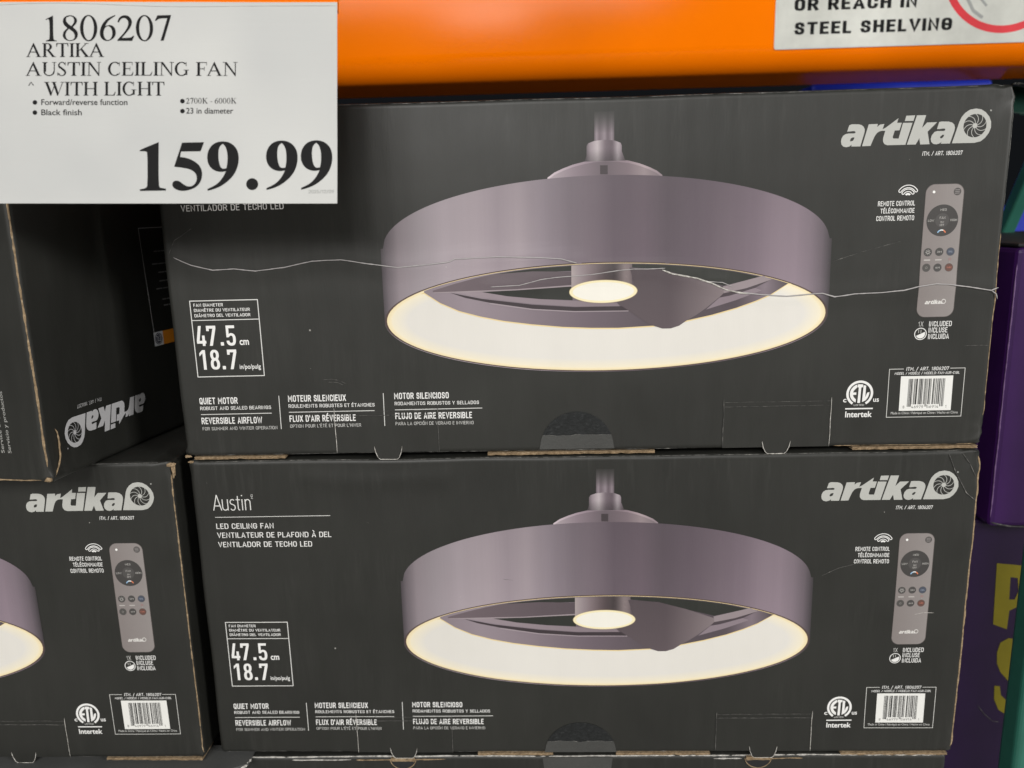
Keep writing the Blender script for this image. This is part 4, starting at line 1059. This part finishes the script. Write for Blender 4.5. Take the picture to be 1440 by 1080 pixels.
# ------------------------------------------------------------------ rack: beam, uprights, warning decal
def beam_mesh():
    z1, y0, y1, r = 0.452, 0.32, 0.40, 0.014
    prof = []
    def fillet(cy, cz, a0, a1, rr):
        for i in range(9):
            a = R(a0 + (a1 - a0) * i / 8); prof.append((cy + rr * math.cos(a), cz + rr * math.sin(a)))
    fillet(y0 + 0.030, 0.336, 180, 246, 0.030)        # face turns under into the sloping lower lip
    fillet(y1 - 0.006, 0.3110, 246, 360, 0.006)
    fillet(y1 - r, z1 - r, 0, 90, r)
    fillet(y0 + r, z1 - r, 90, 180, r)
    v = []; f = []
    xs = [-0.7, 0.94]
    for x in xs:
        for p in prof: v.append((x, p[0], p[1]))
    n = len(prof)
    for i in range(n): f.append((i, n + i, n + (i + 1) % n, (i + 1) % n))
    f.append(tuple(range(n))); f.append(tuple(reversed(range(n, 2 * n))))
    return v, f
bv, bf = beam_mesh()
beam = link_mesh('rack_beam', bv, bf, MAT['orange'], None, smooth=True)
tag(beam, 'orange enamelled steel rack beam above the cartons', 'beam')
m = beam.modifiers.new('split', 'EDGE_SPLIT'); m.split_angle = R(40)

decal = empty('warning_decal', (0.51, 0.3198, 0.329), 0)
tag(decal, 'white warning decal with black letters and a red ring on the orange beam', 'sign')
def dsurf(u, v, lift): return Vector((u, -lift, v)) * 0.001
def flat(name, fn, material, lift):
    sh = Sheet(dsurf, lift); fn(sh); o = sh.build(name, decal, MAT[material]); return o
dv = []; 
pts = rrect(0.6, 0.6, 330, 120, 2.5, 4)
n = len(pts)
dv = [dsurf(p[0], p[1], 0.25) for p in pts] + [dsurf(p[0], p[1], 0.05) for p in pts]
df = [tuple(range(n))] + [(i, n + i, n + (i + 1) % n, (i + 1) % n) for i in range(n)]
link_mesh('decal_sheet', dv, df, MAT['decal'], decal)
flat('decal_text', lambda s: (s.text('OR REACH IN', 19.6, 37.0, 123, 11.6, (0, 0, 0), 0.053, whole=True), s.text('STEEL SHELVING', 20.6, 14.2, 158.5, 12.0, (0, 0, 0), 0.053, whole=True)), 'black_ink', 0.32)
flat('prohibition_ring', lambda s: (s.ring(229.8, 74.0, 57.0, 64.2, (0, 0, 0), 0, n=72)), 'red_ink', 0.32)
flat('climber_pictogram', lambda s: (s.strip([(186, 60), (192, 44), (199, 32), (209, 25)], 3.2, (0, 0, 0)), s.strip([(199, 60), (203, 46), (212, 36)], 2.4, (0, 0, 0)), s.strip([(192, 46), (206, 44)], 2.0, (0, 0, 0), 0.5)), 'grey_ink', 0.32)

def post(name, x0, x1, y0, y1, z0, z1, material, label, r=0.006, group=None):
    prof = []
    for cx, cy, a0 in ((x1 - r, y1 - r, 0), (x0 + r, y1 - r, 90), (x0 + r, y0 + r, 180), (x1 - r, y0 + r, 270)):
        for i in range(6):
            a = R(a0 + 90 * i / 5); prof.append((cx + r * math.cos(a), cy + r * math.sin(a)))
    n = len(prof)
    v = [(p[0], p[1], z0) for p in prof] + [(p[0], p[1], z1) for p in prof]
    f = [(i, (i + 1) % n, n + (i + 1) % n, n + i) for i in range(n)] + [tuple(reversed(range(n))), tuple(range(n, 2 * n))]
    return v, f
FLOOR = -0.500
fr = empty('rack_upright', (0.66, 0.06, FLOOR), 0)
tag(fr, 'green steel rack upright with a diagonal brace, right of the cartons', 'rack')
def local(v): return [(a - 0.66, b - 0.06, c - FLOOR) for a, b, c in v]
v, f = post('', 0.6455, 0.6800, 0.022, 0.048, FLOOR, 0.62, 'green', '')
link_mesh('post', local(v), f, MAT['green'], fr)
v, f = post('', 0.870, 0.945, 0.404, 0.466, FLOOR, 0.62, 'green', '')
link_mesh('post', local(v), f, MAT['shaded_green'], fr)
def bar(a, b, wx, wz, name, material, parent, loc):
    a, b = Vector(a), Vector(b); t = (b - a).normalized()
    s = Vector((1, 0, 0)); q = t.cross(s).normalized()
    v = [p + s * (sx * wx / 2) + q * (sz * wz / 2) for p in (a, b) for sx, sz in ((-1, -1), (1, -1), (1, 1), (-1, 1))]
    f = [(0, 1, 2, 3), (7, 6, 5, 4)] + [(i, i + 4, (i + 1) % 4 + 4, (i + 1) % 4) for i in range(4)]
    o = link_mesh(name, [Vector(p) - Vector(loc) for p in v], f, material, parent)
    bm = bmesh.new(); bm.from_mesh(o.data); bmesh.ops.recalc_face_normals(bm, faces=bm.faces); bmesh.ops.bevel(bm, geom=bm.edges[:], offset=0.002, segments=2, affect='EDGES', profile=0.5); bm.to_mesh(o.data); bm.free()
    return o
bar((0.790, 0.285, 0.280), (0.790, 0.408, 0.070), 0.014, 0.016, 'brace', MAT['green'], fr, (0.66, 0.06, FLOOR))
bar((0.80, 0.405, 0.285), (0.90, 0.415, 0.275), 0.012, 0.050, 'brace', MAT['shaded_green'], fr, (0.66, 0.06, FLOOR))
bar((0.67, 0.035, 0.50), (0.88, 0.43, 0.50), 0.03, 0.03, 'tie', MAT['green'], fr, (0.66, 0.06, FLOOR))

def bevel_box(name, x0, x1, y0, y1, z0, z1, material, parent=None, loc=(0, 0, 0), bev=0.003):
    bm = bmesh.new()
    bmesh.ops.create_cube(bm, size=1.0)
    for w_ in bm.verts: w_.co = Vector(((x0 + x1) / 2 + w_.co.x * (x1 - x0), (y0 + y1) / 2 + w_.co.y * (y1 - y0), (z0 + z1) / 2 + w_.co.z * (z1 - z0))) - Vector(loc)
    bmesh.ops.bevel(bm, geom=bm.edges[:], offset=bev, segments=2, affect='EDGES', profile=0.5)
    me = bpy.data.meshes.new(name); bm.to_mesh(me); bm.free(); me.materials.append(material)
    o = bpy.data.objects.new(name, me); COL.objects.link(o)
    if parent: o.parent = parent
    return o

# ------------------------------------------------------------------ purple cartons and blue tote beside the stack
pu = empty('purple_box', (0.80, 0.25, -0.105), 0)
tag(pu, 'plain purple carton with scuffed corner, on top of the lettered purple one', 'box')
PL = (0.80, 0.25, -0.105)
bevel_box('body', 0.650, 0.95, 0.100, 0.40, -0.1045, 0.134, MAT['purple'], pu, PL, 0.004)
bevel_box('lid_rim', 0.652, 0.948, 0.104, 0.398, 0.1345, 0.1375, MAT['lid'], pu, PL, 0.001)
bevel_box('price_tag', 0.662, 0.70, 0.1035, 0.1045, 0.1375, 0.1405, MAT['yellow'], pu, PL, 0.0003)
off = Vector(PL) * 1000
ragged_tube('worn_edge', [Vector((650.6, 100.6, -96 + i * 7)) - off for i in range(32)], 0.5, plain('scuffed_purple', (0.24, 0.14, 0.30), 0.6, 0.3), pu, 91, 0.9, 2.5)
ragged_tube('flap_line', [Vector(p) - off for p in ((649.8, 190, 0), (649.8, 135, 2), (649.8, 131, -2), (649.8, 130, -90))], 0.5, plain('scuffed_purple_line', (0.16, 0.08, 0.22), 0.6, 0.3), pu, 92, 0.7, 2.5)
ragged_tube('bottom_edge', [Vector(p) - off for p in ((651, 100.2, -100), (668, 99.8, -104), (690, 99.8, -104.5), (760, 99.8, -104.5))], 0.8, MAT['scuff'], pu, 93, 0.6, 2.5)

pl = empty('purple_box', (0.78, 0.27, FLOOR), 0)
tag(pl, 'shade-darkened purple carton with big yellow letters, partly hidden by the green upright', 'box')
LL = (0.78, 0.27, FLOOR)
bevel_box('body', 0.600, 0.96, 0.120, 0.42, FLOOR, -0.1055, MAT['shaded_purple'], pl, LL, 0.004)
def lsurf(u, v, lift): return Vector((u - LL[0] * 1000, 120 - lift - LL[1] * 1000, v - LL[2] * 1000)) * 0.001
sh = Sheet(lsurf, 0.3)
sh.poly([(672, -147.4), (674.6, -207.5), (687.5, -212.5), (687.8, -194), (697, -189), (706, -176), (705, -160), (697, -150)], (0, 0, 0), 0, [[(685.5, -161), (686.5, -183), (691.5, -183), (694, -175), (692, -162)]])
S_pts = [(706, -236), (703, -228), (697, -222.5), (690, -221.5), (683, -226), (681, -236), (682, -247), (686, -256), (693, -264), (699, -273), (699.5, -281), (694, -285), (689, -280), (687, -270.5), (682, -270), (683, -284), (688, -295), (695, -300), (704, -297), (711, -287), (711, -270), (705, -257), (697, -247), (694, -240), (695, -236), (699, -238), (700, -243), (707, -243)]
sh.poly(S_pts, (0, 0, 0), 0)
sh.build('lettering', pl, MAT['yellow'])
offl = Vector(LL) * 1000
ragged_tube('scratch', [Vector(p) - offl for p in ((668, 119.6, -290), (676, 119.6, -300), (684, 119.6, -307), (690, 119.6, -308))], 0.3, MAT['scuff'], pl, 94, 0.6, 2.0)

for loc, (x0, x1, y0, y1, top), label in (
        ((0.80, 0.78, FLOOR), (0.66, 0.90, 0.64, 0.92, 0.340), 'tall blue plastic tote glimpsed between the top carton and the orange beam'),
        ((1.06, 0.78, FLOOR), (0.915, 1.22, 0.64, 0.92, 0.165), 'low bright blue plastic tote at the right, above the purple carton')):
    bt = empty('blue_tote', loc, 0)
    tag(bt, label, 'tote', 'blue plastic totes behind the cartons')
    bevel_box('body', x0, x1, y0, y1, FLOOR, top - 0.055, MAT['blue'], bt, loc, 0.01)
    bevel_box('rim', x0 - 0.006, x1 + 0.006, y0 - 0.006, y1 + 0.006, top - 0.055, top, MAT['blue'], bt, loc, 0.006)

# ------------------------------------------------------------------ price sign: pasted inset built as a card, on an added rail and arm
PS = empty('price_sign', (0, 0, 0))
PS.matrix_world = Matrix(((0.99934, 0.01801, 0.03160, -0.05342), (0.02718, 0.20772, -0.97781, -0.08698), (-0.02417, 0.97802, 0.20709, 0.18383), (0, 0, 0, 1)))
tag(PS, 'white price card with black serif lettering and a large price, an inset set square to the camera', 'price sign')
k = 0.4193
CW0, CW1, CH = -7.0, 474 * k, 283.2 * k
def csurf(u, v, lift):
    z = 0.5 * noise.noise((u / 60, v / 25, 3.3)) + 0.25 * math.sin(u / 32.0) * max(0, (v - 105) / 14)
    return Vector((u, v, z + lift)) * 0.001
cv_ = []; cf = []
nx, ny = 48, 30
for sidez in (0.0, -0.6):
    for i in range(nx + 1):
        for j in range(ny + 1):
            cv_.append(csurf(CW0 + (CW1 - CW0) * i / nx, CH * j / ny, sidez))
st = (nx + 1) * (ny + 1)
ix = lambda i, j: i * (ny + 1) + j
for i in range(nx):
    for j in range(ny):
        cf.append((ix(i, j), ix(i + 1, j), ix(i + 1, j + 1), ix(i, j + 1)))
        cf.append((st + ix(i, j), st + ix(i, j + 1), st + ix(i + 1, j + 1), st + ix(i + 1, j)))
border = [ix(i, 0) for i in range(nx)] + [ix(nx, j) for j in range(ny)] + [ix(i, ny) for i in range(nx, 0, -1)] + [ix(0, j) for j in range(ny, 0, -1)]
for a, b in zip(border, border[1:] + border[:1]): cf.append((a, a + st, b + st, b))
link_mesh('card', cv_, cf, MAT['card'], PS, smooth=False)

ragged_tube('sleeve_lip', [csurf(CW0 + (CW1 - CW0) * i / 40, CH - 2.2 + 1.6 * math.sin(i / 40 * 7.5) * (0.5 + 0.5 * math.cos(i / 13)), 0.1) * 1000 for i in range(41)], 0.3, plain('clear_sleeve', (0.66, 0.66, 0.64), 0.2, 0.6), PS, 5, 0.4, 3.0, 6, 0.5)

P2 = lambda pts, sc, ox=0.0, oy=0.0: [((x / sc + ox) * k, (286 - (y / sc + oy)) * k) for x, y in pts]
BLK = (0, 0, 0)
def ell(cx, cy, a, b, n=36): return [(cx + a * math.cos(i * math.tau / n), cy + b * math.sin(i * math.tau / n)) for i in range(n)]
THIN = {
    '1': ([(370, 157), (430, 127), (430, 310), (440, 325), (458, 328), (458, 334), (370, 334), (370, 328), (395, 322), (402, 310), (402, 165), (390, 155), (372, 163)], []),
    '8': ([(570, 122), (610, 135), (628, 165), (615, 195), (590, 220), (625, 250), (632, 285), (615, 320), (570, 334), (525, 322), (505, 290), (515, 255), (545, 228), (515, 200), (508, 165), (525, 135)],
          [[(570, 130), (594, 140), (604, 165), (596, 190), (577, 211), (550, 192), (533, 168), (538, 142)], [(557, 233), (594, 258), (608, 290), (598, 318), (570, 328), (540, 318), (528, 285), (536, 256)]]),
    '0': (ell(718, 228, 70, 106), [ell(718, 228, 43, 97)]),
    '6': ([(935, 122), (870, 148), (825, 198), (805, 260), (815, 308), (850, 332), (890, 330), (930, 300), (940, 260), (925, 215), (890, 200), (852, 212), (875, 168), (935, 129)], [ell(874, 268, 36, 56, 24)]),
    '2': ([(952, 180), (965, 140), (1005, 122), (1045, 130), (1070, 165), (1065, 205), (1040, 245), (985, 307), (1060, 305), (1078, 288), (1087, 290), (1070, 330), (950, 330), (950, 322), (1010, 260), (1040, 205), (1038, 165), (1010, 143), (980, 152), (962, 182)], []),
    '7': ([(1275, 125), (1385, 122), (1385, 130), (1325, 328), (1300, 330), (1355, 148), (1285, 150), (1265, 170), (1255, 168)], [])}
sh = Sheet(csurf, 0.15)
for ch, dx in (('1', 0), ('8', 0), ('0', 0), ('6', 0), ('2', 0), ('0', 452), ('7', 0)):
    o, h = THIN[ch]
    o = smooth([(x + dx, y) for x, y in o]); h = [smooth([(x + dx, y) for x, y in q]) for q in h]
    sh.poly(P2(o, 5.76), BLK, 0, [P2(q, 5.76) for q in h])
sh.build('item_number', PS, MAT['black_ink'])

sh = Sheet(csurf, 0.15)
FAT1 = [(80, 205), (82, 195), (207, 143), (207, 430), (215, 450), (255, 458), (257, 470), (80, 473), (80, 462), (120, 455), (133, 435), (133, 215), (120, 205)]
FAT5 = [(365, 147), (513, 144), (490, 205), (358, 207), (351, 243), (400, 250), (455, 275), (490, 310), (503, 355), (495, 405), (465, 445), (415, 468), (360, 475), (315, 460), (297, 435), (305, 410), (325, 402), (350, 408), (375, 430), (410, 446), (445, 435), (465, 405), (465, 370), (450, 345), (415, 325), (360, 315), (312, 310)]
FAT9 = [(640, 135), (700, 150), (740, 195), (750, 260), (735, 330), (700, 385), (640, 435), (585, 460), (538, 472), (537, 460), (600, 430), (640, 385), (662, 340), (620, 347), (570, 330), (540, 290), (533, 240), (545, 190), (580, 150)]
FAT9H = [(640, 155), (660, 175), (672, 220), (672, 280), (665, 320), (640, 325), (622, 310), (610, 260), (610, 200), (620, 170)]
sh.poly(P2(smooth(FAT1, 1), 4.8, 180, 170), BLK); sh.poly(P2(smooth(FAT5), 4.8, 180, 170), BLK)
for dx, dy in ((0, 0), (397, -6), (631, -8)):
    sh.poly(P2([(x + dx, y + dy) for x, y in smooth(FAT9)], 4.8, 180, 170), BLK, 0, [P2([(x + dx, y + dy) for x, y in smooth(FAT9H)], 4.8, 180, 170)])
sh.poly(P2(ell(838, 427, 40, 40), 4.8, 180, 170), BLK)
sh.build('price', PS, MAT['black_ink'])

# book-face capitals: (polygons, advance), cap height 1
def q(x0, y0, x1, y1): return [(x0, y0), (x1, y0), (x1, y1), (x0, y1)]
def stem(x, w=0.17, top=True, botm=True, z0=0.0, z1=1.0):
    o = [q(x, z0, x + w, z1)]
    if botm: o.append([(x - 0.10, 0), (x + w + 0.10, 0), (x + w + 0.10, 0.03), (x + w, 0.07), (x, 0.07), (x - 0.10, 0.03)])
    if top: o.append([(x - 0.10, 1), (x + w + 0.10, 1), (x + w + 0.10, 0.97), (x + w, 0.93), (x, 0.93), (x - 0.10, 0.97)])
    return o
def bow(cx, cy, rx, ry, a0, a1, wx, wy, n=20):
    """stroke of an ellipse arc, thick at the sides and thin top and bottom"""
    o = []; i_ = []
    for j in range(n + 1):
        a = R(a0 + (a1 - a0) * j / n)
        o.append((cx + rx * math.cos(a), cy + ry * math.sin(a))); i_.append((cx + (rx - wx) * math.cos(a), cy + (ry - wy) * math.sin(a)))
    return [[o[j], o[j + 1], i_[j + 1], i_[j]] for j in range(n)]
def slab(x, y, w, h): return [q(x, y, x + w, y + h)]
CAPS = {
    'A': ([[(0.03, 0.03), (0.11, 0.03), (0.50, 0.88), (0.47, 1.02)], [(0.47, 1.02), (0.50, 1.02), (0.96, 0.03), (0.78, 0.03), (0.44, 0.82)], q(0.22, 0.33, 0.72, 0.385), q(-0.04, 0, 0.25, 0.035), q(0.66, 0, 1.06, 0.035)], 1.08),
    'R': (stem(0.13) + bow(0.42, 0.745, 0.31, 0.255, -90, 90, 0.17, 0.065) + slab(0.27, 0.95, 0.16, 0.05) + slab(0.27, 0.49, 0.16, 0.05) + [[(0.36, 0.50), (0.55, 0.50), (0.93, 0.03), (0.74, 0.03)], q(0.72, 0, 1.02, 0.035)], 1.02),
    'T': (stem(0.39, top=False) + [q(0.03, 0.945, 0.895, 1.0), [(0.03, 0.96), (0.03, 0.74), (0.06, 0.74), (0.12, 0.96)], [(0.895, 0.96), (0.895, 0.74), (0.865, 0.74), (0.805, 0.96)]], 0.93),
    'I': (stem(0.14), 0.43),
    'K': (stem(0.13) + [[(0.28, 0.46), (0.34, 0.46), (0.86, 0.97), (0.78, 0.97)], [(0.38, 0.56), (0.50, 0.66), (1.00, 0.03), (0.78, 0.03)], q(0.68, 0.965, 1.0, 1.0), q(0.68, 0, 1.08, 0.035)], 1.08),
    'U': (stem(0.13, botm=False, z0=0.3) + bow(0.52, 0.32, 0.39, 0.335, 180, 360, 0.10, 0.07) + slab(0.85, 0.31, 0.06, 0.69) + slab(0.72, 0.965, 0.30, 0.035), 1.05),
    'S': (bow(0.37, 0.755, 0.27, 0.265, 20, 230, 0.10, 0.05) + [[(0.16, 0.62), (0.24, 0.72), (0.62, 0.42), (0.56, 0.27)]] + bow(0.37, 0.245, 0.30, 0.265, 55, -165, 0.12, 0.05) + [q(0.60, 0.76, 0.63, 1.0), q(0.06, 0.0, 0.09, 0.27)], 0.74),
    'N': ([q(0.16, 0.03, 0.215, 0.97), q(0.86, 0.0, 0.915, 0.97), [(0.10, 1.0), (0.28, 1.0), (0.915, 0.10), (0.915, -0.02), (0.87, -0.02)], q(0.0, 0.965, 0.25, 1.0), q(0.04, 0, 0.34, 0.035), q(0.74, 0.965, 1.04, 1.0)], 1.07),
    'C': (bow(0.52, 0.5, 0.48, 0.52, 48, 312, 0.17, 0.065, 30) + [q(0.82, 0.70, 0.855, 1.0), [(0.84, 0.21), (0.90, 0.22), (0.84, 0.10), (0.80, 0.08)]], 0.98),
    'E': (stem(0.13) + [q(0.27, 0.95, 0.78, 1.0), q(0.27, 0.49, 0.62, 0.54), q(0.27, 0.0, 0.80, 0.05), q(0.755, 0.78, 0.785, 0.96), q(0.60, 0.38, 0.63, 0.65), [(0.80, 0.04), (0.86, 0.27), (0.83, 0.27), (0.70, 0.04)]], 0.90),
    'L': (stem(0.13) + [q(0.27, 0.0, 0.78, 0.05), [(0.78, 0.03), (0.86, 0.28), (0.83, 0.28), (0.68, 0.03)]], 0.89),
    'G': (bow(0.52, 0.5, 0.48, 0.52, 48, 312, 0.17, 0.065, 30) + [q(0.82, 0.70, 0.855, 1.0), q(0.78, 0.06, 0.92, 0.42), q(0.66, 0.40, 1.04, 0.435)], 1.08),
    'F': (stem(0.13) + [q(0.27, 0.95, 0.78, 1.0), q(0.27, 0.49, 0.62, 0.54), q(0.755, 0.77, 0.785, 0.96), q(0.60, 0.38, 0.63, 0.65)], 0.83),
    'W': ([[(0.06, 0.97), (0.24, 0.97), (0.56, 0.16), (0.48, -0.02), (0.44, -0.02)], [(0.46, -0.02), (0.50, 0.04), (0.76, 0.72), (0.72, 0.82)], [(0.58, 0.97), (0.76, 0.97), (1.04, 0.16), (0.98, -0.02), (0.94, -0.02)], [(0.96, -0.02), (1.01, 0.06), (1.34, 0.97), (1.29, 0.97)], q(-0.02, 0.965, 0.36, 1.0), q(0.50, 0.965, 0.86, 1.0), q(1.16, 0.965, 1.46, 1.0)], 1.44),
    'H': (stem(0.13) + stem(0.80) + [q(0.27, 0.475, 0.81, 0.53)], 1.08),
    ' ': ([], 0.42)}
def caps(sh, s, x0, x1, base, h):
    total = sum(CAPS[c][1] for c in s); sx = (x1 - x0) / total; x = x0
    lay = 0
    for c in s:
        for p in CAPS[c][0]:
            lay += 1
            sh.poly([((x + px * sx) * k, (286 - base + py * h) * k) for px, py in p], BLK, 0.03 * (lay % 5), mx=0)
        x += CAPS[c][1] * sx
sh = Sheet(csurf, 0.15)
caps(sh, 'ARTIKA', 37.5, 147, 80.0, 19.4)
caps(sh, 'AUSTIN CEILING FAN', 37, 334.5, 106.6, 19.3)
caps(sh, 'WITH LIGHT', 62.5, 232, 134.6, 19.3)
sh.strip(P2([(40.5, 120.5), (43.8, 115.5), (47.3, 120.3)], 1.0), 0.5, BLK)
sh.build('product_name', PS, MAT['black_ink'])
def serif(sh, s, x0, x1, base, h):
    """small book-face line of digits and capitals"""
    items = []
    for c in s:
        if c in THIN:
            o, hh = THIN[c]; a0 = min(p[0] for p in o); b1 = max(p[1] for p in o); sc = 1.0 / (b1 - min(p[1] for p in o))
            f = lambda q: [((p[0] - a0) * sc, (b1 - p[1]) * sc) for p in q]
            items.append(([(f(smooth(o, 1)), [f(smooth(q, 1)) for q in hh])], max(0.56, (max(p[0] for p in o) - a0) * sc) + 0.13))
        elif c == '-': items.append(([(q(0.05, 0.3, 0.42, 0.38), [])], 0.5))
        else: items.append(([(p, []) for p in CAPS[c][0]], CAPS[c][1]))
    sx = (x1 - x0) / sum(w for _, w in items); x = x0; lay = 0
    for polys, w in items:
        for o, hh in polys:
            lay += 1; g = lambda pts: [((x + px * sx) * k, (286 - base + py * h) * k) for px, py in pts]
            sh.poly(g(o), BLK, 0.03 * (lay % 5), [g(q_) for q_ in hh], mx=0)
        x += w * sx
for s, x0, x1, y in (('Forward/reverse function', 58.3, 179.3, 147.7), ('Black finish', 58.3, 115, 162.0), ('2700K - 6000K', 261.7, 332.7, 145.7), ('23 in diameter', 261.7, 328, 159.7)):
    sh = Sheet(csurf, 0.15)
    if 'K' in s: serif(sh, s, x0, x1, y, 8.0)
    else: sh.text(s, x0 * k, (286 - y) * k, (x1 - x0) * k, 7.9 * k, BLK, 0.006)
    sh.disc((x0 - (9 if x0 < 100 else 5.2)) * k, (286 - y + 3.5) * k, 3.2 * k, BLK)
    sh.build('bullet_text', PS, MAT['black_ink'])
sh = Sheet(csurf, 0.15)
sh.text('2025/12/09', (180 + 1218 / 4.8) * k, (286 - (170 + 488 / 4.8)) * k, 172 / 4.8 * k, 23 / 4.8 * k, BLK)
sh.build('date_text', PS, MAT['grey_ink'])
def rail(x0, x1, y0, y1, z0, z1):
    v = [Vector((x, y, z)) * 0.001 for x in (x0, x1) for y in (y0, y1) for z in (z0, z1)]
    return v, [(0, 1, 3, 2), (4, 6, 7, 5), (0, 4, 5, 1), (2, 3, 7, 6), (0, 2, 6, 4), (1, 5, 7, 3)]
v, f = rail(CW0 - 4, CW1 - 0.2, CH - 4.0, CH + 26, -6.0, -1.6); link_mesh('added_rail', v, f, MAT['orange'], PS)  # added rail, its orange standing in for the beam above the inset
Mi = PS.matrix_world.inverted()
a = Mi @ Vector((0.022, -0.045, 0.318)); b = Mi @ Vector((0.022, 0.322, 0.352))
t = (b - a).normalized(); s_ = Vector((1, 0, 0)); q_ = t.cross(s_).normalized(); s_ = q_.cross(t)
v = [p + s_ * (sx * 0.006) + q_ * (sz * 0.003) for p in (a, b) for sx, sz in ((-1, -1), (1, -1), (1, 1), (-1, 1))]
link_mesh('added_arm', v, [(0, 3, 2, 1), (4, 5, 6, 7)] + [(i, (i + 1) % 4, (i + 1) % 4 + 4, i + 4) for i in range(4)], MAT['steel'], PS)  # added arm, out of view, only there to carry the card

# ------------------------------------------------------------------ the ground the stack stands on
gnd = link_mesh('ground', [(-6, -8, FLOOR - 0.001), (7, -8, FLOOR - 0.001), (7, 2, FLOOR - 0.001), (-6, 2, FLOOR - 0.001)], [(0, 1, 2, 3)], MAT['concrete'])  # unseen floor, widened and paled to bounce fill up under the price card
tag(gnd, 'bare grey concrete ground under the cartons', kind='structure')
